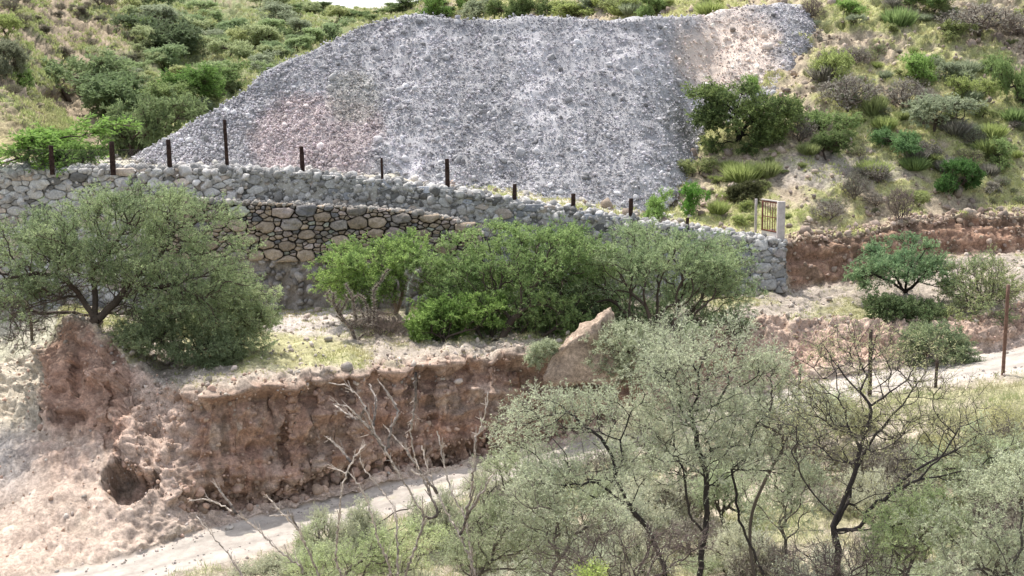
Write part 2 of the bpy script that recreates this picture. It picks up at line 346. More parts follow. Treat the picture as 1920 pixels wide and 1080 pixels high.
def scatter_rocks(shapes, pos, size, col, r):
    """V, F, C of one merged mesh"""
    sh, f = shapes; V, Fa, Cc = [], [], []; R = rand_rot(len(pos), r); k = r.integers(0, len(sh), len(pos)); base = 0
    for i in range(len(sh)):
        j = np.nonzero(k == i)[0]
        if not len(j): continue
        p = np.einsum('nij,vj->nvi', R[j], sh[i]) * size[j][:, None, None] + pos[j][:, None, :]
        nv = len(sh[i]); V.append(p.reshape(-1, 3)); Cc.append(np.repeat(col[j], nv, 0))
        Fa.append((f[None] + (base + np.arange(len(j)) * nv)[:, None, None]).reshape(-1, 3)); base += nv * len(j)
    return np.concatenate(V), np.concatenate(Fa), np.concatenate(Cc)

# ------------------------------------------------------------------ the heap of crushed rock
hp = np.arange(226, 1533, 3.0)
hb = [(226,317,64.5),(262,313,62.5),(430,323,60.6),(560,331,60.2),(700,349,59.9),(900,376,59.8),(1100,410,59.6),(1180,421,59.7),(1225,412,60.6),(1262,380,62.4),(1295,318,66),(1335,270,68.8),(1400,240,70),(1480,205,71),(1512,110,76),(1532,60,79)]
bY = smooth1(np.interp(hp, [a[0] for a in hb], [a[2] for a in hb]), 9)
bZ = smooth1(np.interp(hp, [a[0] for a in hb], [float(Pz(*a)[2]) for a in hb]), 9)
ht = [(226,316),(245,305),(330,250),(400,205),(500,140),(600,85),(680,42),(720,27),(760,31),(870,35),(960,36),(1100,31),(1200,33),(1280,30),(1330,24),(1400,12),(1480,4),(1512,14),(1532,45)]
tpy = smooth1(np.interp(hp, [a[0] for a in ht], [a[1] for a in ht]), 7)
vb = np.interp(hp, [226, 430, 700, 1215, 1532], [63.5, 60.6, 59.9, 59.8, 62]); vz = np.interp(hp, [226, 560, 900, 1215, 1532], [9.75, 9.6, 8.75, 7.9, 7.8])
slope = np.interp(hp, [226, 1350, 1532], [.76, .74, .52])
tY = vb.copy()
for _ in range(40):
    z = Pz(hp, tpy, tY)[..., 2]; tY = vb + (z - vz) / slope
tY = np.maximum(tY, bY + .05); tR = tY.copy()
for _ in range(40): tR = bY + (Pz(hp, tpy, tR)[..., 2] - bZ) / .60
kR = sstep(1120, 1420, hp) * (1 - sstep(1500, 1530, hp)); tY = np.maximum(tY, tY * (1 - kR) + np.minimum(tR, 79.5) * kR); tY = smooth1(tY, 41)
tZ = Pz(hp, tpy, tY)[..., 2]
NF, NBK = 150, 16
tt = (np.arange(NF) / (NF - 1.0))[:, None]
HY = bY * (1 - tt) + tY * tt; HZ = bZ * (1 - tt) + tZ * tt
bow = np.sin(np.pi * tt) * .25 * (tY - bY) / 10; HZ = HZ - bow
backd = np.linspace(.3, 12, NBK)[:, None]; bs = np.interp(hp, [226, 640, 760, 1532], [-.72, -.72, -.04, .02])
HY = np.concatenate([HY, tY + backd * np.ones_like(tY)]); HZ = np.concatenate([HZ, tZ + bs * backd])
HX = (HY * CT - (HZ - CZ) * ST) * (hp - 960) / F
back_x = np.interp(hp, [226, 700, 760, 1532], [.35, .35, 0, 0]); HX[NF:] += backd * back_x
HG = np.stack([HX, HY, HZ], -1)
for _ in range(3): HG[1:-1, :, 1:] = .25 * HG[:-2, :, 1:] + .5 * HG[1:-1, :, 1:] + .25 * HG[2:, :, 1:]
HN = grid_normals(HG); HN *= np.sign(HN[NF // 2, 200, 2])
smoothp = np.zeros(HG.shape[:2]); hx, hy = proj(HG); n1 = fbm(HG * .5, 3, 51); n2 = fbm(HG * 2.0, 3, 52); n3 = fbm(HG * 7.0, 2, 53)
for cx, cy, rx, ry in ((735, 95, 50, 55), (1020, 190, 45, 75), (1090, 95, 110, 45), (1190, 110, 60, 60), (770, 290, 55, 40), (990, 70, 30, 30), (820, 70, 60, 25), (1340, 80, 60, 50), (1310, 200, 30, 40)):
    smoothp = np.maximum(smoothp, 1 - sstep(.3, 1.3, ((hx - cx) / rx) ** 2 + ((hy - cy) / ry) ** 2 + n2 * .5 + n1 * .3))
chute = np.sin(HG[..., 0] * 1.1 + n1 * 1.6)                      # shallow runnels down the slope
HG2 = HG + HN * (n1 * .16 + n2 * .05 + n3 * .03 * (1 - .6 * smoothp) + chute * .09)[..., None]
hx, hy = proj(HG2)
pinkm = (1 - sstep(.5, 1.15, ((hx - 590) / 135) ** 2 + ((hy - 265) / 95) ** 2 + n1 * .4)) * .75
tanm = 1 - sstep(.25, 1.25, ((hx - 1365) / 108) ** 2 + ((hy - 95) / 95) ** 2 + n1 * .4)
olive = (1 - sstep(.4, 1.2, ((hx - 660) / 50) ** 2 + ((hy - 180) / 50) ** 2 + n1 * .5)) * .5
hrow = np.repeat(np.arange(NF + NBK)[:, None], len(hp), 1)
streak = fbm(HG * np.array([2.2, .22, .22]), 4, 57)
HC = np.broadcast_to(np.array([.51, .50, .505]), HG.shape).copy()
HC = mixc(HC, np.array([.535, .52, .53]), smoothp * .75); HC = mixc(HC, np.array([.59, .50, .48]), pinkm); HC = mixc(HC, np.array([.74, .63, .545]), tanm); HC = mixc(HC, np.array([.49, .475, .41]), olive)
HC = mixc(HC, np.array([.42, .42, .435]), (hrow > NF - 14) * (hx < 1290) * .6 * sstep(-.3, .3, n1))
HC *= (1 + .06 * n2 + .05 * chute + .16 * streak)[..., None]
nh = len(hp); hi = np.arange((NF + NBK) * nh).reshape(NF + NBK, nh)
hf = np.stack([hi[:-1, :-1], hi[:-1, 1:], hi[1:, 1:], hi[1:, :-1]], -1).reshape(-1, 4)
r = np.random.default_rng(5)
ns = 64000
ri = r.uniform(0, NF + 1, ns * 2).astype(int); ci = r.integers(0, nh, ns * 2)
keep = r.random(ns * 2) > np.maximum(smoothp * .3, tanm * .6)[ri, ci]; ri, ci = ri[keep][:ns], ci[keep][:ns]; ns = len(ri)
sp = HG2[ri, ci] + r.normal(size=(ns, 3)) * .05
ss = np.clip(np.exp(r.normal(-3.22, .42, ns)), .022, .17)
sc_ = HC[ri, ci] * np.clip(r.normal(1.06, .22, ns), .45, 1.5)[:, None] * r.uniform([.97, .98, .97], [1.05, 1.0, 1.06], (ns, 3))
v1, f1, c1 = scatter_rocks(RK0, sp + HN[ri, ci] * (ss * .25)[:, None], ss, sc_, r)
# bigger blocks that rolled down, and dark ones near the crest
nb = 900; ri = (r.random(nb) ** 1.9 * NF).astype(int); ci = r.integers(0, nh, nb); bsz = np.clip(np.exp(r.normal(-2.05, .35, nb)), .09, .42)
cb = HC[ri, ci] * np.clip(r.normal(.95, .3, nb), .4, 1.6)[:, None]
v2, f2, c2 = scatter_rocks(RK1, HG2[ri, ci] + HN[ri, ci] * (bsz * .2)[:, None], bsz, cb, r)
V = np.concatenate([HG2.reshape(-1, 3), v1, v2]); nv = HG2.size // 3; HCb = HC * (.80 + .08 * np.maximum(smoothp, tanm))[..., None]
o = link_mesh('rock_heap', V, [hf, f1 + nv, f2 + nv + len(v1)], M_GRAVEL, np.concatenate([HCb.reshape(-1, 3), c1, c2]))
tag(o, 'huge flat-topped grey heap of crushed rock behind the row of fence posts', 'rock heap')

# ------------------------------------------------------------------ stone walls
LX = PXS
def wall_pt(px, v, off):
    """point of the wall plane: px along, v 0 (foot) to 1 (top), off metres towards the valley"""
    bYy, bZz = np.interp(px, LX, LINES[6][0]), np.interp(px, LX, LINES[6][1]); tYy, tZz = np.interp(px, LX, LINES[7][0]), np.interp(px, LX, LINES[7][1])
    Y = bYy * (1 - v) + tYy * v - off; Z = bZz * (1 - v) + tZz * v
    return np.stack([(Y * CT - (Z - CZ) * ST) * (px - 960) / F, Y, Z], -1)
def clip_poly(poly, m, d):
    """keep the side of the line through m where (p - m).d <= 0"""
    out = []; n = len(poly)
    for i in range(n):
        a, b = poly[i], poly[(i + 1) % n]; sa, sb = np.dot(a - m, d), np.dot(b - m, d)
        if sa <= 0: out.append(a)
        if sa * sb < 0: out.append(a + (b - a) * (sa / (sa - sb)))
    return out
def chaikin(P):
    Q = np.roll(P, -1, 0); return np.stack([.87 * P + .13 * Q, .13 * P + .87 * Q], 1).reshape(-1, 2)
def stonework(U, top, bot, size, gap, bulge, r, stretch=1.5, big=.12, bigk=2.0):
    """fitted stones in (u, h) metres: list of (outline, centre); power cells of darts with mixed sizes"""
    pts, rad = [], []; tries = int(9 * U * 3.2 / (size * size) * 1.2)
    cu = r.uniform(0, U, tries); chh = r.random(tries)
    grid = {}
    cell = size * bigk
    for k in range(tries):
        u = cu[k]; h = bot(u) + chh[k] * (top(u) - bot(u))
        s = size * (bigk * r.uniform(.7, 1) if (k < tries * .02 and r.random() < .9) else r.uniform(.55, 1.15))
        gx, gy = int(u / cell), int(h / cell); ok = True
        for a in (gx - 1, gx, gx + 1):
            for b in (gy - 1, gy, gy + 1):
                for q in grid.get((a, b), ()):
                    dx, dy = (pts[q][0] - u) / stretch, pts[q][1] - h
                    if dx * dx + dy * dy < (.5 * (s + rad[q])) ** 2 * .78: ok = False; break
                if not ok: break
            if not ok: break
        if ok: grid.setdefault((gx, gy), []).append(len(pts)); pts.append((u, h)); rad.append(s)
    pts = np.array(pts); rad = np.array(rad); q = pts / np.array([stretch, 1.0]); out = []
    for i in range(len(q)):
        d = ((q - q[i]) ** 2).sum(1); near_ = np.argsort(d)[1:18]
        w = rad[i] * .95; poly = [np.array(q[i]) + np.array(a) * w for a in ((-1, -1), (1, -1), (1, 1), (-1, 1))]
        for j in near_:
            e = q[j] - q[i]; L = np.linalg.norm(e); t = .5 + (rad[i] ** 2 - rad[j] ** 2) * .25 / (2 * L * L)
            poly = clip_poly(poly, q[i] + e * np.clip(t, .2, .8), e / L)
            if len(poly) < 3: break
        if len(poly) < 3: continue
        u_, k_ = pts[i][0], np.array([0., 1.])
        poly = clip_poly(poly, np.array([0, top(u_) + .02]), k_)
        if len(poly) >= 3: poly = clip_poly(poly, np.array([0, bot(u_) - .03]), -k_)
        if len(poly) >= 3: poly = clip_poly(poly, np.array([U / stretch, 0]), np.array([1., 0]))
        if len(poly) < 3: continue
        P = np.array(poly) * np.array([stretch, 1.0]); c = P.mean(0)
        dd = np.linalg.norm(P - c, axis=1, keepdims=True); P = c + (P - c) * np.maximum(1 - gap / np.maximum(dd, 1e-3), .45)
        P = P + r.normal(size=P.shape) * rad[i] * .03
        P = chaikin(P) if len(P) > 5 else chaikin(chaikin(P)); P = P + r.normal(size=P.shape) * rad[i] * .03; out.append((P, c, rad[i]))
    return out
def build_stones(stones, place, depthf, colf, r):
    V, Cc, Fq, Ft = [], [], [], []; base = 0
    for P, c, s in stones:
        n = len(P); b = depthf(c, s); tiltv = r.normal(size=2) * .12
        rings = []
        ang = np.arctan2(P[:, 1] - c[1], P[:, 0] - c[0]); lump = r.uniform(0, 6.28, 3)
        for sc, of in ((1.0, -.18), (1.0, b * .35), (.93, b * .86), (.68, b * .98), (.3, b * 1.0)):
            q = c + (P - c) * sc
            w = (1 + .10 * np.sin(2 * ang + lump[0]) + .07 * np.sin(3 * ang + lump[1])) if of > 0 else 1
            of_ = of * w + ((q - c) @ tiltv) * (of > 0) + r.normal(size=n) * b * .07 * (of > 0)
            rings.append(place(q[:, 0], q[:, 1], of_))
        cen = place(np.array([c[0]]), np.array([c[1]]), np.array([b * r.uniform(.95, 1.12)]))
        V += rings + [cen]; k = len(rings); i = np.arange(n); j = (i + 1) % n
        for a in range(k - 1):
            Fq.append(np.stack([base + a * n + i, base + a * n + j, base + (a + 1) * n + j, base + (a + 1) * n + i], -1))
        Ft.append(np.stack([base + (k - 1) * n + i, base + (k - 1) * n + j, np.full(n, base + k * n)], -1))
        m = k * n + 1; Cc.append(np.repeat(np.asarray(colf(c, s))[None], m, 0)); base += m
    return np.concatenate(V), np.concatenate(Fq), np.concatenate(Ft), np.concatenate(Cc)
def backing(px0, px1, v0, v1, off, col, seed, parent, name, amp_=.05, nu=420, nv=40):
    u = np.linspace(px0, px1, nu)[None, :]; t = np.linspace(0, 1, nv)[:, None]
    a = v0(u) if callable(v0) else v0; b = v1(u) if callable(v1) else v1
    V_ = a * (1 - t) + b * t + 0 * u; P_b = wall_pt(np.broadcast_to(u, V_.shape), V_, off)
    P_b[..., 1] -= fbm(P_b * 2.2, 4, seed) * amp_ + fbm(P_b * 9, 2, seed + 1) * amp_ * .3
    i = np.arange(nu * nv).reshape(nv, nu); f = np.stack([i[:-1, :-1], i[:-1, 1:], i[1:, 1:], i[1:, :-1]], -1).reshape(-1, 4)
    cc = np.asarray(col) * (1 + .2 * fbm(P_b * 1.6, 3, seed + 2))[..., None]
    return link_mesh(name, P_b.reshape(-1, 3), [f], M_STONE, cc.reshape(-1, 3), parent=parent)
r = np.random.default_rng(21)
wall = thing('stone_wall', wall_pt(np.array(700.), np.array(0.), .5), 'long grey stone retaining wall sloping down below the fence posts towards the gate', 'stone wall')
wo = np.array(wall.location)
MPP = 56.0 / F                                # metres per photo pixel on the wall
def vpix(px, py):                            # v of a photo row on the wall at column px
    tz, bz = np.interp(px, LX, LINES[7][1]), np.interp(px, LX, LINES[6][1]); return (Pz(px, py, 56.2)[..., 2] - bz) / (tz - bz)
pxA, pxB = -420.0, 1474.0
def u2px(u): return pxA + u / MPP
hgt = lambda px: np.interp(px, LX, LINES[7][1]) - np.interp(px, LX, LINES[6][1])
def place_upper(u, h, of):
    px = u2px(u); return wall_pt(px, h / hgt(px), .55 + of) - wo
botpy = lambda px: np.interp(px, [-420, 0, 380, 430, 860, 1000, 1474], [600, 600, 590, 430, 450, 560, 600])
def up_top(u): return float(hgt(u2px(u))) + .06
def up_bot(u):
    px = u2px(u); return float(max(vpix(px, float(botpy(px))), -.03) * hgt(px))
st = stonework((pxB - pxA) * MPP, up_top, up_bot, .23, .012, .1, r, 1.8, .1, 2.0)
def ucol(c, s):
    px = u2px(c[0]); g = r.uniform(.24, .50)
    base = np.array([1, .97, .92]) if px < 620 else (np.array([1, .98, .93]) if r.random() < .7 else np.array([.95, .97, 1.02]))
    if px < 430: g = r.uniform(.44, .70)
    if r.random() < .13: g *= .45
    if r.random() < .2: base = base * np.array([1.05, .92, .82])
    return g * base
def udep(c, s):
    px = u2px(c[0]); return (.06 + .30 * s * r.uniform(.2, 1)) if (px < 480 or px > 1250) else (-.01 + .20 * s * r.uniform(.0, 1))
V, fq, ft, cc = build_stones(st, place_upper, udep, ucol, r)
link_mesh('coping_masonry', V, [fq, ft], M_STONE, cc, smooth=True, parent=wall)
bk_ = backing(pxA, pxB, -.05, 1.0, .52, (.42, .40, .36), 61, wall, 'mortar', .09); bk_.location = -wo
# rubble crest along the wall top
nr = 1500; px = r.uniform(pxA, pxB, nr); cr = wall_pt(px, np.ones(nr), r.uniform(-.35, .55, nr)); crs = np.clip(np.exp(r.normal(-1.95, .35, nr)), .07, .32)
cr[:, 2] += r.uniform(-.05, .12, nr)
kc = (r.uniform(.30, .62, nr) * np.where(r.random(nr) < .12, .45, 1))[:, None] * np.array([1, .97, .93])
v, f, c = scatter_rocks(RK1, cr - wo, crs, kc, r)
px = r.uniform(pxA, 470, 500); vv = 1 - r.random(500) ** 1.5 * .55; lr = wall_pt(px, vv, r.uniform(.5, .75, 500)); ls = np.clip(np.exp(r.normal(-1.95, .4, 500)), .07, .38)
v2, f2, c2 = scatter_rocks(RK2, lr - wo, ls, r.uniform(.42, .70, 500)[:, None] * np.array([1, .955, .91]), r)
px = r.uniform(430, 1474, 2600); py_ = r.random(2600) ** 1.2; vt_ = np.array([vpix(a, float(botpy(a))) for a in px]); vv = 1 - py_ * (1 - np.maximum(vt_, 0)); lr = wall_pt(px, vv, r.uniform(.50, .60, 2600)); ls = np.clip(np.exp(r.normal(-2.5, .5, 2600)), .04, .3)
v3, f3, c3 = scatter_rocks(RK1, lr - wo, ls, (r.uniform(.26, .56, 2600) * np.where(r.random(2600) < .15, .45, 1))[:, None] * np.array([1, .965, .91]), r)
link_mesh('rubble_crest', np.concatenate([v, v2, v3]), [np.concatenate([f, f2 + len(v), f3 + len(v) + len(v2)])], M_STONE, np.concatenate([c, c2, c3]), parent=wall)
# end face of the wall and its flat top
pe = [wall_pt(np.array(1474.), np.array(a), b) for a, b in ((-.05, .6), (1.0, .6), (1.0, -.6), (-.05, -.6))]
link_mesh('wall_end', np.array(pe) - wo, [np.array([[0, 1, 2, 3]])], M_STONE, np.full((4, 3), .33) * np.array([1, .96, .9]), parent=wall)
u = np.linspace(pxA, pxB, 300); tp = np.stack([wall_pt(u, np.full(300, .995), .56), wall_pt(u, np.full(300, .995), -1.2)]); i = np.arange(600).reshape(2, 300)
link_mesh('wall_top', tp.reshape(-1, 3) - wo, [np.stack([i[0, :-1], i[0, 1:], i[1, 1:], i[1, :-1]], -1)], M_STONE, np.full((600, 3), .42) * np.array([1, .96, .9]), parent=wall)
# the drystone tier that stands in front of it
tier = thing('drystone_wall', wall_pt(np.array(640.), np.array(0.), 1.6), 'brown drystone tier of fitted boulders projecting below the grey wall', 'stone wall')
to = np.array(tier.location); ta, tb = 300.0, 905.0
ttop = lambda px: np.interp(px, [300, 410, 560, 700, 800, 860, 905], [372, 379, 385, 391, 402, 414, 440])
tbot = lambda px: np.interp(px, [300, 500, 640, 905], [486, 488, 492, 525])
TOFF = 1.25
def tv(px, py):
    tz, bz = np.interp(px, LX, LINES[7][1]), np.interp(px, LX, LINES[6][1]); return (Pz(px, py, 55.2)[..., 2] - bz) / (tz - bz)
def place_tier(u, h, of):
    px = ta + u / MPP; return wall_pt(px, h / hgt(px), TOFF + of) - to
st = stonework((tb - ta) * MPP, lambda u: float(tv(ta + u / MPP, float(ttop(ta + u / MPP))) * hgt(ta + u / MPP)), lambda u: float(tv(ta + u / MPP, float(tbot(ta + u / MPP))) * hgt(ta + u / MPP)), .19, .024, .2, r, 1.75, .2, 2.9)
def tcol(c, s):
    k = r.random(); g = r.uniform(.75, 1.25)
    if k < .45: b = np.array([.36, .29, .22])
    elif k < .65: b = np.array([.42, .35, .31])
    elif k < .82: b = np.array([.27, .24, .21])
    elif k < .92: b = np.array([.17, .165, .165])
    else: b = np.array([.40, .41, .34])
    return b * g
V, fq, ft, cc = build_stones(st, place_tier, lambda c, s: .12 + .32 * s * r.uniform(.5, 1), tcol, r)
link_mesh('fitted_stones', V, [fq, ft], M_STONE, cc, smooth=True, parent=tier)
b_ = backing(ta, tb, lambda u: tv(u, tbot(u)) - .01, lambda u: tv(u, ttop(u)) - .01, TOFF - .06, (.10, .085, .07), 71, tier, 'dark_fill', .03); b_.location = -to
nr = 520; px = r.uniform(ta, tb, nr); vt = tv(px, ttop(px)); off = r.uniform(.45, TOFF + .16, nr); cr = wall_pt(px, vt + r.uniform(-.012, .006, nr), off); crs = np.clip(np.exp(r.normal(-2.35, .35, nr)), .05, .17)
v, f, c = scatter_rocks(RK1, cr - to, crs, r.uniform(.25, .55, nr)[:, None] * np.array([1, .93, .84]), r)
link_mesh('ledge_stones', v, [f], M_STONE, c, parent=tier)
u = np.linspace(ta, tb, 200); tp = np.stack([wall_pt(u, tv(u, ttop(u)) - .012, np.full(200, TOFF)), wall_pt(u, tv(u, ttop(u)) - .002, np.full(200, .4))]); i = np.arange(400).reshape(2, 200)
link_mesh('ledge', tp.reshape(-1, 3) - to, [np.stack([i[0, :-1], i[0, 1:], i[1, 1:], i[1, :-1]], -1)], M_STONE, np.full((400, 3), .36) * np.array([1, .93, .85]), parent=tier)
foot = backing(ta, tb, -.06, lambda u: tv(u, tbot(u)) + .005, TOFF + .04, (.31, .275, .245), 81, tier, 'rendered_footing', .16); foot.location = -to
nr = 240; px = r.uniform(ta, tb, nr); vt = tv(px, tbot(px)) * r.uniform(.05, 1, nr); cr = wall_pt(px, vt, np.full(nr, TOFF + .06)); crs = np.clip(np.exp(r.normal(-1.9, .4, nr)), .06, .3)
v, f, c = scatter_rocks(RK1, cr - to, crs, r.uniform(.22, .40, nr)[:, None] * np.array([1, .92, .86]), r)
link_mesh('footing_stones', v, [f], M_STONE, c, parent=tier)

# ------------------------------------------------------------------ plants
def grow(root, pts, r, alpha=.35, step=.3, skel=(), sag=.06):
    """greedy tree through the points: positions, parents"""
    cap = 60 + sum(len(s) for s in skel) * 6 + len(pts) * 12; pos = np.zeros((cap, 3)); par = np.full(cap, -1); pl = np.zeros(cap); n = 1; pos[0] = root; fixed = {0}
    for s in skel:                                          # explicit limbs: first joint hooks to the nearest node
        s = np.asarray(s, float); d = np.linalg.norm(pos[:n] - s[0], axis=1); cur = int(np.argmin(d)); 
        seq = s if d[cur] > 1e-3 else s[1:]
        for q in seq:
            k = max(1, int(np.ceil(np.linalg.norm(q - pos[cur]) / step))); a = pos[cur].copy()
            for j in range(1, k + 1):
                pos[n] = a + (q - a) * j / k + (r.normal(size=3) * step * .07 if j < k else 0); par[n] = cur; pl[n] = pl[cur] + step * .35; cur = n; n += 1; fixed.add(cur)
    pts = pts[np.argsort(((pts - root) ** 2).sum(1))]
    for p in pts:
        d = np.linalg.norm(pos[:n] - p, axis=1); i = int(np.argmin(d + alpha * pl[:n])); k = max(1, int(np.ceil(d[i] / step)))
        if n + k >= cap: break
        a = pos[i].copy(); cur = i; bend = r.normal(size=3) * d[i] * sag; bend[2] += d[i] * sag
        for j in range(1, k + 1):
            t = j / k; pos[n] = a + (p - a) * t + bend * math.sin(math.pi * t) + (r.normal(size=3) * step * .10 if j < k else 0)
            par[n] = cur; pl[n] = pl[cur] + d[i] / k; cur = n; n += 1
    pos, par = pos[:n], par[:n]; mv = np.ones(n, bool); mv[list(fixed)] = False
    for _ in range(2):
        s = np.zeros((n, 3)); c = np.zeros(n); np.add.at(s, par[1:], pos[1:]); np.add.at(c, par[1:], 1)
        ok = mv & (c > 0); new = pos.copy(); new[ok] = .4 * pos[ok] + .3 * pos[par[ok]] + .3 * s[ok] / c[ok][:, None]; pos = new
    cnt = np.zeros(n); ch = np.zeros(n, int); np.add.at(ch, par[1:], 1); cnt[ch == 0] = 1
    for i in range(n - 1, 0, -1): cnt[par[i]] += cnt[i]
    return pos, par, cnt
def tubes(a, b, ra, rb, k):
    """open prisms from a to b"""
    n = len(a); d = b - a; L = np.linalg.norm(d, axis=1, keepdims=True); d = d / np.maximum(L, 1e-6)
    h = np.where(np.abs(d[:, 2:3]) < .9, np.array([[0, 0, 1.]]), np.array([[1., 0, 0]])); x = np.cross(d, h); x /= np.linalg.norm(x, axis=1, keepdims=True); y = np.cross(d, x)
    t = np.arange(k) * 2 * math.pi / k; ring = x[:, None] * np.cos(t)[None, :, None] + y[:, None] * np.sin(t)[None, :, None]
    a2 = a - d * np.minimum(ra, L[:, 0] * .25)[:, None]
    V = np.concatenate([a2[:, None] + ring * ra[:, None, None], b[:, None] + ring * rb[:, None, None]], 1).reshape(-1, 3)
    i = np.arange(k); j = (i + 1) % k; f = np.stack([i, j, k + j, k + i], -1)
    return V, (f[None] + (np.arange(n) * 2 * k)[:, None, None]).reshape(-1, 4)
def unit(v): return v / np.maximum(np.linalg.norm(v, axis=-1, keepdims=True), 1e-9)
def leaves(base, d, L, w, r, up=.8):
    """kite-shaped leaf blades"""
    n = len(base); nrm = unit(r.normal(size=(n, 3)) + np.array([0, 0, up])); s = unit(np.cross(d, nrm)); nn = np.cross(s, d)
    m = base + d * (L * .45)[:, None] + nn * (L * .08)[:, None]
    V = np.stack([base, m + s * (w * .5)[:, None], base + d * L[:, None], m - s * (w * .5)[:, None]], 1).reshape(-1, 3)
    return V, np.arange(4 * n).reshape(n, 4)
def blob_pts(blobs, n, r, shell=.35, clump=0):
    """points inside ellipsoids (centre, radii), denser towards the outside"""
    vol = np.array([np.prod(b[1]) ** .8 for b in blobs]); k = r.choice(len(blobs), n, p=vol / vol.sum())
    c = np.array([b[0] for b in blobs])[k]; R = np.array([b[1] for b in blobs])[k]
    u = unit(r.normal(size=(n, 3))); p = c + u * R * (r.random(n) ** shell)[:, None]
    if clump:                                # gather the twigs into sprays with gaps between them
        m = max(6, n // 16); cen = p[:m]; j = r.integers(0, m, n); sg = clump * r.uniform(.6, 1.3, m)[j][:, None]; q = cen[j] + r.normal(size=(n, 3)) * sg * np.array([1, 1, .55]); p = np.where(r.random((n, 1)) < .82, q, p)
    return p
def plant_parts(root, pts, r, skel=(), step=.3, alpha=.35, rtip=.006, rpow=.5, rmax=.2, twig=3, twl=(.15, .4), nleaf=9, leaf=(.06, .016), lcol=(.2, .26, .1), lcol2=(.3, .34, .15), bark=(.09, .07, .055), twcol=(.13, .11, .08), leafp=1.0, kmax=3, up=.25, droop=0.0, cmul=None, hangp=0.0):
    """(wood V,F,C), (leaf V,F,C)"""
    pos, par, cnt = grow(root, pts, r, alpha, step, skel); n = len(pos)
    rad = np.minimum(rtip * cnt ** rpow, rmax); i = np.arange(1, n); p = par[1:]
    ra, rb = np.minimum(rad[p], rad[i] * 1.35), rad[i]; thick = rb > .02
    Vw, Fw, Cw, base = [], [], [], 0
    tone = np.clip(1 + .35 * vnoise(pos * 1.7, 3), .5, 1.6)
    for sel, k in ((thick, 7), (~thick, 4)):
        if sel.any():
            V, f = tubes(pos[p[sel]], pos[i[sel]], ra[sel], rb[sel], k); Vw.append(V); Fw.append(f + base); base += len(V)
            Cw.append(np.repeat(np.array(bark)[None] * tone[i[sel]][:, None], 2 * k, 0))
    tn = np.nonzero((cnt <= kmax) & (np.arange(n) > 0))[0]; cen = pos[tn].mean(0)
    s = np.repeat(tn, twig); m = len(s)
    d0 = unit(pos[s] - pos[par[s]]); out = unit(pos[s] - cen)
    d = unit(d0 * .6 + out * .35 + r.normal(size=(m, 3)) * .65 + np.array([0, 0, up])); L = r.uniform(*twl, m)
    mid = pos[s] + d * (L * .5)[:, None]; d2 = unit(d + r.normal(size=(m, 3)) * .3 + np.array([0, 0, -droop])); end = mid + d2 * (L * .5)[:, None]
    tr = np.full(m, rtip * .75)
    for a, b, q0, q1 in ((pos[s], mid, tr, tr * .8), (mid, end, tr * .8, tr * .4)):
        V, f = tubes(a, b, q0, q1, 3); Vw.append(V); Fw.append(f + base); base += len(V); Cw.append(np.repeat(np.array(twcol)[None] * r.uniform(.7, 1.4, (m, 1)), 6, 0))
    wood = (np.concatenate(Vw), np.concatenate(Fw), np.concatenate(Cw)); lf = None
    if nleaf:
        has = r.random(m) < leafp; w = np.nonzero(has)[0]; q = np.repeat(w, nleaf); t = r.uniform(.1, 1.05, len(q))
        a = np.where((t < .5)[:, None], pos[s[q]] + d[q] * (L[q] * t)[:, None], mid[q] + d2[q] * (L[q] * (t - .5))[:, None])
        sd = unit(np.cross(d2[q], r.normal(size=(len(q), 3)))); ld = unit(d2[q] * .7 + sd * .8 + np.array([0, 0, -.12 - droop]))
        Ls = leaf[0] * r.uniform(.6, 1.4, len(q)); V, f = leaves(a, ld, Ls, leaf[1] * r.uniform(.7, 1.3, len(q)), r)
        g = np.clip(.5 + .55 * vnoise(a * .9, 5) + .35 * vnoise(a * 3.1, 6) + r.normal(size=len(q)) * .28, 0, 1)
        c = (np.array(lcol)[None] * 2.0 * (1 - g[:, None]) + np.array(lcol2)[None] * 1.6 * g[:, None]) * r.uniform(.8, 1.2, (len(q), 1))
        lf = (V, f, np.repeat(c, 4, 0))
    return wood, lf
def Wp(px, py, Y): return Pz(px, py, Y)
def blobs_px(bl, Y):
    """(px, py, rx, ry, depth radius m[, dY]) -> world ellipsoids"""
    out = []
    for b in bl:
        y = Y + (b[5] if len(b) > 5 else 0); s = y / F; out.append((Pz(b[0], b[1], y), np.array([b[2] * s, b[4], b[3] * s])))
    return out
def add_plant(name, label, cat, root, blobs, npts, seed, group=None, parts=('trunk', 'crown'), shell=.35, skel=(), clump=.3, **kw):
    r = np.random.default_rng(seed); pts = blob_pts(blobs, npts, r, shell, clump if npts > 300 else 0)
    wood, lf = plant_parts(np.array(root, float), pts, r, skel, **kw)
    t = thing(name, root, label, cat, group); o0 = np.array(root, float)
    link_mesh(parts[0], wood[0] - o0, [wood[1]], M_BARK, wood[2], parent=t)
    if lf is not None: link_mesh(parts[1], lf[0] - o0, [lf[1]], M_LEAF, lf[2], parent=t)
    return t
G_ = lambda px, py, **k: ground(px, py, **k) - np.array([0, 0, .06])
SAGE, SAGE2 = (.20, .225, .145), (.42, .445, .315)
GRN, GRN2 = (.08, .125, .045), (.235, .31, .125)
OLV, OLV2 = (.115, .15, .08), (.28, .335, .175)
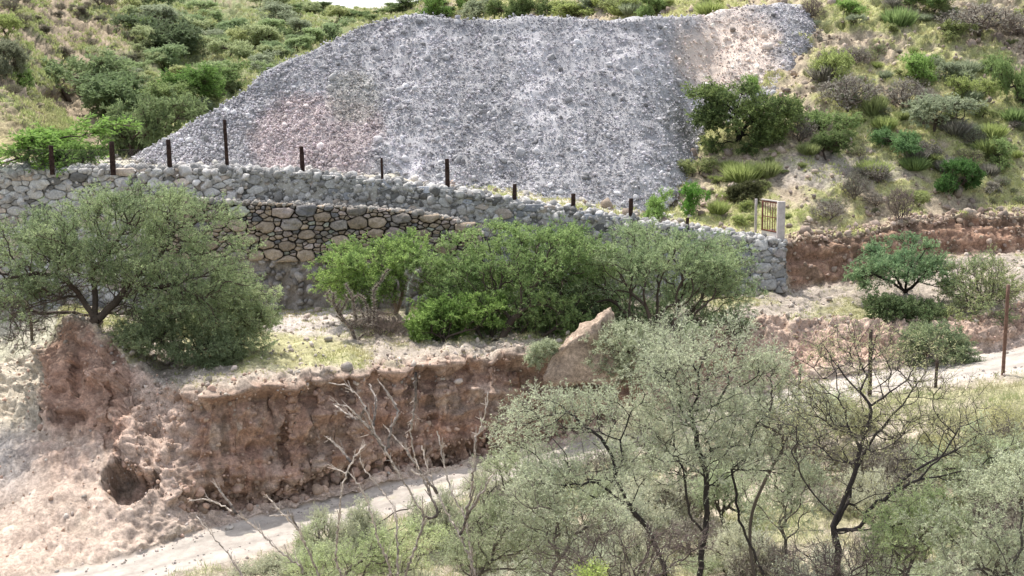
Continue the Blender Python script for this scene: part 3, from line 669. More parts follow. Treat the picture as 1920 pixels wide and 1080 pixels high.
# spreading mesquite on the bluff, left
Y0 = 45.6; rt = G_(178, 598, b0=4.2)
sk = [[Wp(178, 600, rt[1]), Wp(150, 555, Y0), Wp(118, 520, Y0 - .3), Wp(70, 512, Y0 - .6), Wp(20, 520, Y0 - .8)], [Wp(178, 600, rt[1]), Wp(178, 548, Y0 + .2), Wp(172, 515, Y0 + .3), Wp(205, 470, Y0 + .4), Wp(240, 420, Y0)],
      [Wp(185, 598, rt[1]), Wp(222, 560, Y0 - .1), Wp(250, 525, Y0), Wp(300, 480, Y0 + .2), Wp(330, 430, Y0)], [Wp(225, 558, Y0), Wp(275, 540, Y0 - .8), Wp(330, 535, Y0 - 1.2), Wp(380, 560, Y0 - 1.4)], [Wp(150, 555, Y0), Wp(110, 560, Y0 - .9), Wp(60, 575, Y0 - 1.2), Wp(15, 600, Y0 - 1.3)]]
add_plant('mesquite_tree', 'broad feathery mesquite tree leaning over the edge of the red bluff', 'tree', rt,
    blobs_px([(110, 430, 130, 50, 2.0), (230, 395, 135, 48, 2.0), (330, 420, 110, 55, 1.9), (40, 470, 90, 45, 1.8), (250, 470, 130, 55, 2.1), (380, 490, 80, 60, 1.6), (-50, 460, 90, 50, 1.8), (420, 545, 55, 45, 1.2, -.8), (150, 470, 120, 45, 2.0), (330, 520, 110, 50, 1.5, -.6), (455, 500, 40, 45, 1.0), (30, 530, 80, 40, 1.2, -.5), (240, 520, 90, 30, 1.6), (400, 580, 70, 40, 1.2, -1.0), (120, 500, 110, 40, 1.8), (60, 540, 80, 40, 1.5, -.6), (320, 560, 110, 45, 1.5, -.8)], Y0), 2900, 101,
    skel=sk, step=.28, rtip=.0065, rmax=.22, rpow=.47, twig=3, twl=(.18, .42), nleaf=12, leaf=(.085, .024), lcol=OLV, lcol2=OLV2, alpha=.28)
add_plant('hanging_brush', 'grey brown leafless drooping branches at the far left edge below the mesquite', 'shrub', G_(60, 640, b0=4.2),
    blobs_px([(60, 570, 90, 45, 1.2), (20, 610, 70, 50, 1.2), (100, 545, 70, 30, 1.0), (250, 560, 110, 35, 1.2), (0, 560, 60, 50, 1.0)], 46.5), 900, 102, parts=('stems', 'foliage'), step=.2, rtip=.007, rmax=.06, nleaf=3, leafp=.35, twl=(.2, .5), leaf=(.07, .02), lcol=OLV, lcol2=OLV2, bark=(.12, .095, .08), twcol=(.16, .13, .11))
add_plant('low_shrub', 'grey green low shrub in the shade to the right of the mesquite', 'shrub', G_(400, 625, b0=4.9, b1=6),
    blobs_px([(400, 590, 75, 50, 1.2), (345, 605, 60, 35, 1.0), (455, 600, 45, 40, .9), (430, 555, 45, 35, .9), (300, 600, 50, 30, .9), (480, 570, 30, 40, .8), (250, 620, 60, 18, .8), (450, 625, 40, 20, .8)], 46.5), 1100, 103, parts=('stems', 'foliage'), step=.2, rtip=.006, rmax=.06, twl=(.15, .35), nleaf=12, leaf=(.09, .026), lcol=(.14, .175, .09), lcol2=(.33, .37, .21))
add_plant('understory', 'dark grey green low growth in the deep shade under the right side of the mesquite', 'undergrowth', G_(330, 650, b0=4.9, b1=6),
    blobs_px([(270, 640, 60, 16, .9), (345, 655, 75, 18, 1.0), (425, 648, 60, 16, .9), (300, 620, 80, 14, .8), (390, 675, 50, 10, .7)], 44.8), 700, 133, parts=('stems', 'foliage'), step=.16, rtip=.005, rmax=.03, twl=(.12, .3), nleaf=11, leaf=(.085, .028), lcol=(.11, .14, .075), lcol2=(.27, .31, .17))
# the green trees in front of the wall
Y1 = 51.6; rt = G_(742, 590, b0=4.9, b1=6.1)
sk = [[Wp(742, 590, rt[1]), Wp(740, 545, Y1), Wp(725, 505, Y1), Wp(690, 480, Y1)], [Wp(742, 590, rt[1]), Wp(762, 530, Y1 + .2), Wp(775, 490, Y1)], [Wp(700, 585, rt[1]), Wp(705, 540, Y1 - .2), Wp(670, 505, Y1)]]
add_plant('thorn_tree', 'small bright green tree with pale stems in front of the drystone tier', 'tree', rt,
    blobs_px([(700, 478, 80, 38, 1.5), (655, 505, 50, 40, 1.2), (755, 485, 55, 45, 1.3), (700, 520, 80, 30, 1.3), (640, 535, 30, 25, .8), (690, 550, 70, 22, 1.0), (770, 530, 40, 25, .9)], Y1), 1000, 104, skel=sk, step=.25, rtip=.0065, rmax=.11, nleaf=12, twl=(.15, .38), leaf=(.095, .034), lcol=GRN, lcol2=(.25, .34, .11), bark=(.17, .14, .11))
Y2 = 50.5
add_plant('acacia_tree', 'large rounded dark and bright green acacia at the lip of the bank', 'tree', G_(930, 640, b0=4.9, b1=6),
    blobs_px([(960, 490, 130, 65, 2.2), (880, 545, 85, 60, 1.8), (1010, 555, 120, 70, 2.2), (870, 605, 85, 45, 1.5), (960, 620, 100, 38, 1.4), (1060, 480, 80, 60, 1.7), (1060, 590, 90, 45, 1.5), (840, 520, 50, 45, 1.2), (900, 640, 100, 22, 1.0, -.8), (960, 645, 70, 20, .9, -1.4), (850, 635, 60, 22, .9, -1.0), (1010, 610, 70, 40, 1.2, -.6)], Y2), 3000, 105,
    step=.26, rtip=.0065, rmax=.14, nleaf=13, twl=(.18, .42), leaf=(.095, .034), lcol=GRN, lcol2=GRN2, alpha=.3)
add_plant('leafy_bush', 'bright yellow green leafy bush low at the foot of the large acacia', 'bush', G_(835, 640, b0=4.9, b1=6),
    blobs_px([(835, 605, 55, 32, 1.0), (880, 575, 60, 35, 1.0), (800, 620, 30, 22, .7)], 48.6), 520, 106, parts=('stems', 'foliage'), step=.2, rtip=.006, rmax=.05, nleaf=13, twl=(.12, .3), leaf=(.10, .045), lcol=(.07, .115, .03), lcol2=(.20, .285, .085))
add_plant('acacia_tree', 'wide pale green feathery acacia hiding the lower end of the wall', 'tree', G_(1230, 630, b0=4.9, b1=6),
    blobs_px([(1180, 475, 120, 50, 2.0), (1290, 500, 110, 60, 2.0), (1200, 550, 140, 60, 2.2), (1330, 560, 70, 55, 1.6), (1100, 520, 80, 60, 1.8), (1330, 520, 60, 40, 1.2), (1130, 590, 90, 45, 1.6), (1260, 600, 110, 35, 1.5), (1060, 560, 70, 60, 1.5), (1370, 590, 35, 35, .9), (1150, 615, 100, 25, 1.1, -.8), (1300, 600, 90, 30, 1.2, -.8)], 51.0), 2900, 107,
    step=.26, rtip=.0065, rmax=.16, nleaf=12, twl=(.18, .45), leaf=(.095, .026), lcol=(.12, .165, .085), lcol2=(.30, .36, .195), alpha=.3)
# right: umbrella tree and neighbours on the track
Y3 = 55.3; rt = G_(1697, 548, b0=5, b1=6.2)
sk = [[Wp(1697, 548, rt[1]), Wp(1680, 520, Y3), Wp(1655, 495, Y3)], [Wp(1697, 548, rt[1]), Wp(1700, 515, Y3 + .1), Wp(1710, 490, Y3)], [Wp(1700, 546, rt[1]), Wp(1730, 520, Y3 - .1), Wp(1755, 510, Y3)], [Wp(1697, 548, rt[1]), Wp(1675, 530, Y3 - .3), Wp(1630, 510, Y3 - .2)]]
add_plant('umbrella_tree', 'small blue green umbrella-shaped tree beside the track right of the gate', 'tree', rt,
    blobs_px([(1690, 478, 75, 25, 1.5), (1650, 500, 52, 20, 1.2), (1730, 505, 55, 25, 1.3), (1690, 505, 80, 22, 1.4), (1770, 525, 30, 20, .8), (1625, 520, 35, 16, .8), (1800, 535, 30, 18, .7)], Y3), 620, 108, clump=.2, skel=sk, step=.22, rtip=.0065, rmax=.1, nleaf=13, twl=(.14, .34), leaf=(.09, .03), lcol=(.08, .14, .07), lcol2=(.24, .32, .17), bark=(.05, .04, .035))
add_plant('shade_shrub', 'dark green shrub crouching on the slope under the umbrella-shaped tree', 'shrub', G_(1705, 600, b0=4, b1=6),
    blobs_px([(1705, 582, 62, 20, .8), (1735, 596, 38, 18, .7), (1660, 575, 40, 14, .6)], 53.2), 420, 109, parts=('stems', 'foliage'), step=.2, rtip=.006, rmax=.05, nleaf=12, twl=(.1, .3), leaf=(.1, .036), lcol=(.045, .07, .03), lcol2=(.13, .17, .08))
add_plant('olive_bush', 'sparse olive bush with bare lower stems near the thin brown pole', 'bush', G_(1845, 575, b0=4.5, b1=6.2),
    blobs_px([(1835, 510, 50, 32, 1.1), (1810, 545, 40, 30, 1.0), (1870, 540, 45, 28, 1.0), (1840, 580, 60, 28, 1.0, -1.0)], 54), 640, 110, parts=('stems', 'foliage'), step=.2, rtip=.007, rmax=.07, nleaf=7, leafp=.8, twl=(.15, .4), leaf=(.09, .03), lcol=OLV, lcol2=(.30, .33, .15), bark=(.10, .085, .07))
add_plant('verge_shrub', 'slate green shrub leaning over the far verge of the dirt road', 'shrub', G_(1765, 670, b0=3, b1=5),
    blobs_px([(1760, 650, 50, 32, .9), (1725, 645, 35, 28, .8), (1790, 665, 28, 22, .7), (1745, 675, 50, 14, .7)], 49.6), 600, 111, parts=('stems', 'foliage'), step=.2, rtip=.006, rmax=.05, nleaf=12, twl=(.1, .32), leaf=(.09, .028), lcol=(.10, .13, .075), lcol2=(.24, .28, .15))
# the dark tree growing on the flank of the heap
rt = G_(1385, 262); Y4 = rt[1] - .3
sk = [[rt, Wp(1382, 235, Y4), Wp(1378, 212, Y4), Wp(1365, 198, Y4)], [rt, Wp(1400, 235, Y4), Wp(1425, 215, Y4)]]
add_plant('flank_tree', 'dark spreading tree with black trunk on the right flank of the heap', 'tree', rt,
    blobs_px([(1370, 190, 70, 24, 1.8), (1440, 205, 50, 30, 1.6), (1325, 215, 30, 25, 1.0), (1400, 220, 80, 26, 1.6), (1440, 245, 45, 24, 1.2), (1380, 270, 50, 12, 1.0)], Y4), 820, 112, skel=sk, step=.3, rtip=.008, rmax=.14, nleaf=12, twl=(.2, .5), leaf=(.14, .05), lcol=(.05, .075, .03), lcol2=(.19, .24, .085), bark=(.03, .025, .022))

# ------------------------------------------------------------------ shrubs of the hillsides: prototypes copied with parts
def proto(kind, seed):
    r = np.random.default_rng(seed)
    if kind == 'tuft':
        n = 900; a = r.uniform(0, 6.28, n); q = r.random(n) ** .6; b = np.stack([np.cos(a) * q * .45, np.sin(a) * q * .45, np.zeros(n)], -1)
        d = unit(np.stack([np.cos(a) * q * .9, np.sin(a) * q * .9, np.ones(n)], -1) + r.normal(size=(n, 3)) * .15); L = r.uniform(.6, 1.3, n)
        V, f = leaves(b, d, L, np.full(n, .07), r, .2); c = np.repeat(r.uniform(.6, 1.35, (n, 1)) * np.array([1, 1, 1]), 4, 0); return None, (V, f, c)
    if kind == 'sage': bl = [((r.normal() * .45, r.normal() * .45, r.uniform(.35, 1.0)), (r.uniform(.3, .55),) * 2 + (r.uniform(.22, .45),)) for _ in range(6)]; kw = dict(nleaf=9, leaf=(.06, .017), twcol=(.42, .40, .32), bark=(.12, .1, .085))
    if kind == 'loose' or kind == 'round': 
        m = 7; bl = [((r.normal() * .42, r.normal() * .42, r.uniform(.3, 1.05)), (r.uniform(.28, .6), r.uniform(.28, .6), r.uniform(.18, .42))) for _ in range(m)]; kw = dict(nleaf=11 if kind == 'round' else 8, leaf=(.10, .04), leafp=1.0 if kind == 'round' else .8)
    if kind == 'round_old': bl = [((0, 0, .75), (.9, .9, .55)), ((.45, .1, .6), (.55, .6, .45)), ((-.4, -.2, .55), (.6, .6, .5))]; kw = dict(nleaf=14, leaf=(.13, .055))
    if kind == 'loose_old': bl = [((0, 0, .9), (.7, .7, .5)), ((.5, .2, .7), (.45, .5, .4)), ((-.5, -.1, .65), (.5, .5, .4)), ((0, -.3, .5), (.8, .6, .3))]; kw = dict(nleaf=9, leaf=(.12, .045), leafp=.85)
    if kind == 'dry': bl = [((0, 0, .7), (.95, .95, .6))]; kw = dict(nleaf=3, leafp=.5, leaf=(.1, .03), bark=(.16, .13, .11), twcol=(.22, .185, .16))
    w, l = plant_parts(np.array([0, 0, -.05]), blob_pts(bl, {'dry': 300, 'sage': 420}.get(kind, 300), r, .4, 0 if kind == 'dry' else .13), r, step=.14, alpha=.25, rtip=.006 if kind != 'dry' else .008, rmax=.05, twig=3, twl=(.12, .34), lcol=(.45, .45, .45), lcol2=(.85, .85, .8), **kw)
    return w, l
PR = {}
for kind, cnt in (('round', 5), ('loose', 5), ('dry', 4), ('tuft', 2), ('sage', 5)):
    for i in range(cnt):
        w, l = proto(kind, 300 + len(PR)); ms = []
        for nm, part, mat in (('stems', w, M_BARK), ('foliage', l, M_LEAF)):
            if part is None: continue
            o = link_mesh(nm, part[0], [part[1]], mat, part[2]); me = o.data; bpy.data.objects.remove(o); ms.append((nm, me))
        PR[(kind, i)] = ms
cnts = {'round': 5, 'loose': 5, 'dry': 4, 'tuft': 2, 'sage': 5}; srng = random.Random(4)
def shrub(px, py, w, h, kind, col, name, label, cat='shrub', group=None, P=None, **gk):
    p = G_(px, py, **gk) if P is None else P
    t = thing(name, p, label, cat, group); s = p[1] / F; z = {'round': 1.3, 'loose': 1.4, 'dry': 1.3, 'tuft': 1.15, 'sage': 1.3}[kind]
    t.rotation_euler = (0, 0, srng.uniform(0, 6.28)); t.scale = (w * .5 * s, w * .5 * s * srng.uniform(.85, 1.15), max(h * s / z, .1))
    for nm, me in PR[(kind, srng.randrange(cnts[kind]))]:
        o = bpy.data.objects.new(nm, me); COL.objects.link(o); o.parent = t
        if nm == 'foliage': o.color = (*col, 1)
    return t
c_yg = (.43, .50, .19); c_br = (.33, .49, .15); c_md = (.28, .38, .15); c_dk = (.17, .23, .09); c_gg = (.36, .41, .27); c_gy = (.38, .36, .31); c_ol = (.36, .41, .18)
HS = [ # px, base py, w, h, kind, colour, name, label
 (1552,165,80,75,'loose',c_yg,'hill_shrub','tall yellow green shrub just right of the top of the heap'),
 (1412,178,40,48,'loose',c_br,'hill_shrub','light green sapling rising behind the dark tree on the flank of the heap'),
 (1722,150,70,62,'loose',c_br,'hill_shrub','vivid green shrub high in the middle of the right hillside'),
 (1686,52,66,42,'tuft',c_md,'grass_clump','spiky dark green clump near the top of the right hillside'),
 (1836,62,150,52,'dry',c_gy,'dry_bush','wide grey leafless bush near the top right corner'),
 (1905,72,70,40,'dry',(.26,.22,.2),'dry_bush','brown dry bush at the right edge below the wide grey one'),
 (1590,205,130,62,'dry',c_gy,'dry_bush','grey thorny bush beside the vivid shrub to the right of the dark tree'),
 (1560,260,80,60,'loose',c_md,'hill_shrub','mixed green shrub immediately right of the dark tree on the slope'),
 (1752,245,120,70,'loose',c_gg,'hill_shrub','large grey green airy shrub in the middle of the right hillside'),
 (1700,210,90,60,'dry',c_gy,'dry_bush','grey brown bush behind the large airy shrub on the right hillside'),
 (1678,285,70,52,'round',(.2,.33,.14),'hill_shrub','rounded mid green shrub above the bare soil patch on the right hillside'),
 (1550,300,80,50,'round',c_dk,'hill_shrub','dark low shrub with its shadow below the grey thorny bush'),
 (1638,330,66,36,'tuft',c_yg,'grass_clump','yellow green tuft in the middle of the lower right hillside'),
 (1788,358,84,62,'round',(.10,.2,.06),'hill_shrub','dense dark green bush above the red cut on the right'),
 (1390,340,80,42,'tuft',c_yg,'grass_clump','yellow topped tall tuft on the slope above the gate'),
 (1393,378,72,42,'round',(.12,.13,.06),'hill_shrub','dark base shrub below the yellow topped tuft above the gate'),
 (1602,375,56,50,'dry',(.26,.27,.2),'dry_bush','grey twiggy bush halfway between the gate and the dark green bush'),
 (1685,412,60,62,'dry',(.28,.23,.2),'dry_bush','brown grey leafless bush standing on the rim of the red cut'),
 (1550,415,70,38,'dry',c_gy,'dry_bush','small grey bush on the slope just right of the gate'),
 (1880,318,80,56,'loose',c_md,'hill_shrub','green spreading shrub near the right edge above the red cut'),
 (1832,190,66,50,'loose',c_yg,'hill_shrub','yellow green leafy shrub in the upper right hillside'),
 (1905,190,70,84,'round',c_md,'hill_shrub','tall dark green shrub at the right edge of the hillside'),
 (1792,150,66,44,'loose',c_gg,'hill_shrub','pale grey green shrub below the wide grey leafless bush'),
 (1600,120,60,34,'dry',c_gy,'dry_bush','low grey bush to the right of the heap crest'),
 (1640,215,50,44,'tuft',c_ol,'grass_clump','olive tuft between the airy shrub and the grey thorny bush'),
 (1166,364,48,48,'loose',c_ol,'hill_shrub','small olive shrub growing in the foot of the heap'),
 (1230,418,58,62,'loose',c_br,'hill_shrub','bright green leafy shrub behind the wall at the foot of the heap',),
 (1293,392,58,50,'loose',(.17,.36,.07),'hill_shrub','vivid green shrub beside the last low fence post'),
 (1345,400,50,30,'tuft',c_yg,'grass_clump','yellow green tuft behind the wall left of the gate'),
 (1300,330,60,40,'loose',c_ol,'hill_shrub','olive shrub at the lower right edge of the heap'),
 (1440,330,50,34,'tuft',c_ol,'grass_clump','olive tuft below the dark tree on the slope'),
 (1500,265,60,46,'dry',c_gy,'dry_bush','grey bush touching the right side of the dark tree'),
 (1735,300,60,36,'dry',c_gy,'dry_bush','low dry bush under the large airy shrub'),
 (1858,262,60,34,'tuft',c_yg,'grass_clump','yellow tuft above the spreading shrub near the right edge'),
 (1480,60,50,26,'dry',c_gy,'dry_bush','small grey bush at the right shoulder of the heap crest'),
 (1010,32,60,40,'round',c_dk,'crest_shrub','dark shrub on the skyline behind the middle of the heap'),
 (830,34,70,44,'loose',(.2,.33,.09),'crest_shrub','green shrub on the crest behind the left part of the heap'),
 (893,34,70,42,'loose',c_gg,'crest_shrub','grey green shrub on the crest next to the dark pair'),
 (948,36,70,50,'round',c_dk,'crest_shrub','dark rounded bush just left of the pale grassy strip on the crest'),
 (1085,32,70,30,'loose',c_yg,'crest_shrub','yellow green shrub on the crest right of the dark skyline shrub'),
 (1160,30,60,40,'loose',c_ol,'crest_shrub','olive shrub on the crest above the middle right of the heap'),
 (1215,34,60,44,'round',c_md,'crest_shrub','round green shrub on the crest above the right part of the heap'),
 (1330,26,50,30,'tuft',c_yg,'crest_tuft','yellow tuft on the crest behind the tan patch of the heap'),
 (1520,34,50,36,'dry',(.25,.2,.17),'dry_bush','brown dry bush at the top right of the heap'),
 (1600,30,60,36,'loose',c_br,'hill_shrub','bright shrub at the top edge right of the heap'),
 (1750,20,90,34,'round',c_md,'hill_shrub','wide green shrub cut by the top edge of the picture'),
 # left valley
 (132,186,200,104,'round',(.24,.31,.15),'valley_bush','big rounded grey green bush high on the left hillside'),
 (195,218,170,84,'round',(.20,.27,.13),'valley_bush','grey green bush between the two big bushes on the left'),
 (250,290,165,122,'round',(.20,.26,.12),'valley_bush','large olive bush beside the left toe of the heap'),
 (60,318,240,92,'loose',(.25,.40,.10),'valley_bush','wide bright green bush behind the leftmost fence posts'),
 (140,316,110,62,'loose',(.22,.35,.10),'valley_bush','bright green bush between the first two fence posts'),
 (352,204,125,70,'round',(.17,.28,.08),'valley_bush','dark green bush on the valley side left of the heap'),
 (300,207,105,58,'loose',(.30,.38,.16),'valley_bush','light green bush in the valley bottom left of the heap'),
 (420,168,105,52,'loose',(.22,.31,.12),'valley_bush','green bush tucked behind the sloping left edge of the heap'),
 (320,86,120,62,'round',(.17,.22,.12),'valley_bush','dark grey green bush high in the gully of the left hillside'),
 (265,60,60,36,'loose',(.27,.38,.10),'valley_bush','bright green shrub high in the gully left of the dark one'),
 (15,75,60,55,'loose',c_yg,'valley_bush','yellow green bush at the left edge near the top'),
 (10,150,80,70,'round',(.25,.27,.18),'valley_bush','grey bush at the left edge above the grassy spur'),
 (55,165,50,48,'loose',(.21,.32,.1),'valley_bush','green shrub at the foot of the big bush on the left'),
]
for a in HS: shrub(*a[:8], b0=7)
# filler scrub: members of a kind that nothing in the photograph tells apart
def filler(n, box, wr, hr_, kinds, cols, name, label, group, seed, ok):
    r = random.Random(seed); k = 0; tries = 0
    while k < n and tries < n * 20:
        tries += 1; px, py = r.uniform(box[0], box[2]), r.uniform(box[1], box[3])
        if not ok(px, py): continue
        p = ground(px, py, b0=7)
        s = r.random() ** 1.6; shrub(px, py, wr[0] + (wr[1] - wr[0]) * s, hr_[0] + (hr_[1] - hr_[0]) * s, r.choice(kinds), r.choice(cols), name, label, 'shrub', group, P=p - np.array([0, 0, .05])); k += 1
hedge = lambda px: np.interp(px, ht_x, ht_y)
ht_x, ht_y = [a[0] for a in ht], [a[1] for a in ht]
leftok = lambda px, py: (px < 235 and py < 250) or py < hedge(px) - 2
filler(95, (200, 6, 640, 240), (20, 74), (12, 38), ['round', 'loose'], [(.36,.46,.25), (.42,.52,.27), (.48,.54,.30), (.40,.45,.31), (.52, .56, .28)], 'scrub_bush', 'green shrub among the dense scrub of the far left hillside', 'green scrub on the far left hillside', 31, lambda x, y: leftok(x, y) and (x > 230 or y > 120))
filler(46, (0, 0, 330, 180), (16, 44), (10, 24), ['dry', 'loose'], [(.24,.22,.17), (.25,.26,.15), (.2,.2,.14)], 'dry_scrub', 'small brownish scrub on the dry brown slope of the far left hill', 'dry scrub on the brown left slope', 32, lambda x, y: x + y * .2 < 330)
filler(34, (560, 6, 860, 34), (22, 50), (7, 15), ['round', 'loose'], [(.22,.30,.14), (.26,.34,.15)], 'ridge_bush', 'dark green bush in the row along the far ridge under the sky', 'bushes along the far ridge', 33, lambda x, y: y < hedge(x) - 2)
filler(26, (820, 4, 1500, 30), (24, 50), (14, 28), ['loose', 'dry', 'tuft'], [c_ol, c_yg, c_gg], 'crest_scrub', 'small shrub in the scrub along the crest behind the heap', 'scrub along the crest', 34, lambda x, y: y < hedge(x) - 2)
filler(110, (1510, 0, 1920, 400), (16, 62), (10, 34), ['tuft', 'dry', 'loose'], [c_yg, c_ol, c_gy, c_gg, c_md], 'hill_tuft', 'low tuft among the grass and stones of the right hillside', 'low tufts on the right hillside', 35, lambda x, y: True)
filler(22, (1330, 270, 1520, 420), (16, 40), (10, 22), ['tuft', 'loose'], [c_yg, c_ol], 'slope_tuft', 'low yellow green tuft on the slope between the heap and the gate', 'low tufts above the gate', 36, lambda x, y: True)

# ------------------------------------------------------------------ grass and loose stones (nobody could count them)
def sample(n, wgt, r):
    """random terrain points weighted by area * wgt"""
    du = np.linalg.norm(np.gradient(G2, axis=1), axis=-1) * np.linalg.norm(np.gradient(G2, axis=0), axis=-1)
    w = (du * wgt).ravel(); w[(FQX < -150) | (FQX > 2080)] = 0; c = np.cumsum(w); i = np.searchsorted(c, r.random(n) * c[-1]); i = np.minimum(i, len(w) - 1)
    return FLAT[i] + r.normal(size=(n, 3)) * np.array([.05, .05, 0]), i
r = np.random.default_rng(77); grs = sstep(-.25, .4, nlow * .7 + nmid * .6)
def grass(name, n, wgt, hgt_, cols, width=.02):
    p, i = sample(n, wgt, r); k = 5; b = np.repeat(p, k, 0) + r.normal(size=(n * k, 3)) * np.array([.06, .06, 0]); m = len(b)
    d = unit(r.normal(size=(m, 3)) * .42 + np.array([0, 0, 1])); L = r.uniform(.5, 1.3, m) * hgt_; V, f = leaves(b - np.array([0, 0, .02]), d, L, np.full(m, width), r, 0)
    t = np.clip(.5 + .8 * vnoise(b * .7, 8) + r.normal(size=m) * .2, 0, 1)[:, None]; c = np.array(cols[0]) * (1 - t) + np.array(cols[1]) * t
    tag(link_mesh(name, V, [f], M_LEAF, np.repeat(c, 4, 0)), kind='stuff')
grass('hill_grass', 24000, Rh * grs * (BB < 11) * (1 - sstep(0.6, 1.0, steep)), .17, ((.56, .52, .28), (.46, .53, .20)), .035)
grass('terrace_grass', 6500, terr * (tg + .1) * (PXG > 120), .12, ((.48, .44, .24), (.38, .42, .17)), .02)
grass('roadside_grass', 9000, near * (BB > 1.15) * (grs * .9 + .12), .20, ((.46, .43, .26), (.36, .42, .2)), .018)
grass('far_grass', 16000, Lh * sstep(-.2, .4, nlow * .8 + nmid * .4) * (BB < 11.2), .28, ((.48, .47, .25), (.38, .45, .18)), .07)
def stones(name, n, wgt, mu, sg, cl, shp=RK0, lo=.02, hi=.3):
    p, i = sample(n, wgt, r); s = np.clip(np.exp(r.normal(mu, sg, n)), lo, hi); c = np.array(cl)[None] * r.uniform(.6, 1.3, (n, 1)) * r.uniform([.96, .97, .95], [1.05, 1, 1.02], (n, 3))
    v, f, c = scatter_rocks(shp, p + FN[i] * (s * .2)[:, None], s, c, r); tag(link_mesh(name, v, [f], M_STONE, c), kind='stuff')
stones('hill_stones', 3800, Rh * (BB < 10.6) * (1.2 - grs), -2.2, .5, (.40, .33, .27), RK0, .04, .42)
stones('cut_rubble', 1300, cut * .35 + band_in(6.9, 7.5, .1) * (PXG > 1480) * 2, -2.75, .5, (.42, .33, .26), RK1, .03, .3)
stones('terrace_stones', 2600, terr * (1.1 - tg * .8) + band_in(4.75, 5.05, .05), -3.0, .55, (.50, .44, .38), RK0)
stones('bank_stones', 4200, bank * (PXG > -100) * (1 - .6 * (PXG < 250)) + talus * .14, -3.45, .6, (.47, .345, .27), RK1, .015, .17)
stones('bank_clods', 900, band_in(3.7, 4.15, .08) * (PXG > 330) * (PXG < 1300), -2.6, .5, (.46, .335, .26), RK1, .03, .22)
stones('road_gravel', 1400, onroad * (np.abs(BB - 2.5) > .22) + talus * .25, -3.4, .45, (.55, .49, .44), RK0, .015, .12)
stones('platform_rubble', 1500, band_in(7, 8.3, .1) * (PXG < 1300), -2.2, .45, (.5, .47, .43), RK0, .04, .3)

# ------------------------------------------------------------------ rocks one can point at
def rock_thing(px, py, w, label, seed, col, P=None, sq=(1, .9, .7), **gk):
    r = np.random.default_rng(seed); p = ground(px, py, **gk) if P is None else P; s = w * .5 * p[1] / F
    v = RK2[0][seed % 8] * np.array(sq) * s; v = v * (1 + .05 * fbm(v * 4 + seed, 3, seed))[:, None]
    o = link_mesh('rock', v, [RK2[1]], M_STONE, np.full((len(v), 3), 1.0) * np.array(col)); o.location = p + np.array([0, 0, s * .25]); o.rotation_euler[2] = seed
    return tag(o, label, 'rock')
rock_thing(810, 540, 26, 'pale flat stone resting at the wall foot beside the large acacia', 3, (.45, .38, .33), P=Wp(810, 538, 53.4))
rock_thing(385, 628, 18, 'small white stone on the shaded ground under the mesquite', 4, (.6, .57, .52), b0=4.9)
rock_thing(322, 657, 14, 'white pebble near the bluff edge in front of the low shrub', 5, (.6, .56, .5), b0=4.9)
rock_thing(640, 740, 24, 'loose lump of red earth stuck in the shaded bank face', 6, (.40, .27, .2), b0=4)
rock_thing(432, 1004, 20, 'pale stone lying at the foot of the bank beside the road', 7, (.55, .5, .45), b0=2.8)
rock_thing(290, 810, 22, 'upright pale stone sticking out of the pink debris slope', 8, (.58, .46, .38), sq=(.5, .5, 1.1), b0=3)
# the slab of fallen earth below the acacias
def slab():
    Y = 45.8; o0 = Wp(1092, 712, Y); pts = [(1018, 722, 0), (1036, 666, .05), (1080, 634, .1), (1124, 602, .2), (1140, 650, .1), (1165, 720, 0)]
    V = []; n = 26; r = np.random.default_rng(9)
    fr = [Wp(a, b, Y + c) - o0 for a, b, c in pts]; bkp = [q + np.array([.5, 1.7, .25]) for q in fr]
    import bmesh
    bm = bmesh.new(); a = [bm.verts.new(q) for q in fr]; b = [bm.verts.new(q) for q in bkp]; k = len(a)
    bm.faces.new(a); bm.faces.new(b[::-1])
    for i in range(k): bm.faces.new((a[i], b[i], b[(i + 1) % k], a[(i + 1) % k]))
    bmesh.ops.triangulate(bm, faces=bm.faces[:]); bmesh.ops.subdivide_edges(bm, edges=bm.edges[:], cuts=9, use_grid_fill=True); bmesh.ops.recalc_face_normals(bm, faces=bm.faces[:])
    for _ in range(0): bmesh.ops.smooth_vert(bm, verts=bm.verts[:], factor=.4, use_axis_x=True, use_axis_y=True, use_axis_z=True)
    P = np.array([v.co[:] for v in bm.verts]); Nn = np.array([v.normal[:] for v in bm.verts]); P += Nn * (fbm(P * 1.3, 2, 3) * .10 + (np.floor(fbm(P * 2.6, 3, 6) * 4) / 4) * .10 + fbm(P * 9, 3, 4) * .045)[:, None]
    f = np.array([[v.index for v in q.verts] for q in (bm.verts.index_update() or bm.faces)]); bm.free()
    c = np.array([.46, .355, .275])[None] * (1 + .35 * fbm(P * np.array([3, 3, 8.]), 3, 8))[:, None]
    o = link_mesh('earth_slab', P, [f], M_EARTH, c); o.location = o0; tag(o, 'big tilted slab of fallen earth with a sloping sunlit edge below the acacias', 'boulder')
slab()
add_plant('lip_shrub', 'pale feathery shrub pressed against the right side of the fallen slab', 'shrub', G_(1185, 700, b0=3.5, b1=5.5), blobs_px([(1185, 640, 60, 32, .8), (1150, 690, 35, 25, .6), (1230, 670, 60, 35, .8)], 46.2), 520, 130, parts=('stems', 'foliage'), step=.18, rtip=.005, rmax=.04, nleaf=11, twl=(.15, .4), leaf=(.085, .024), lcol=SAGE, lcol2=SAGE2)
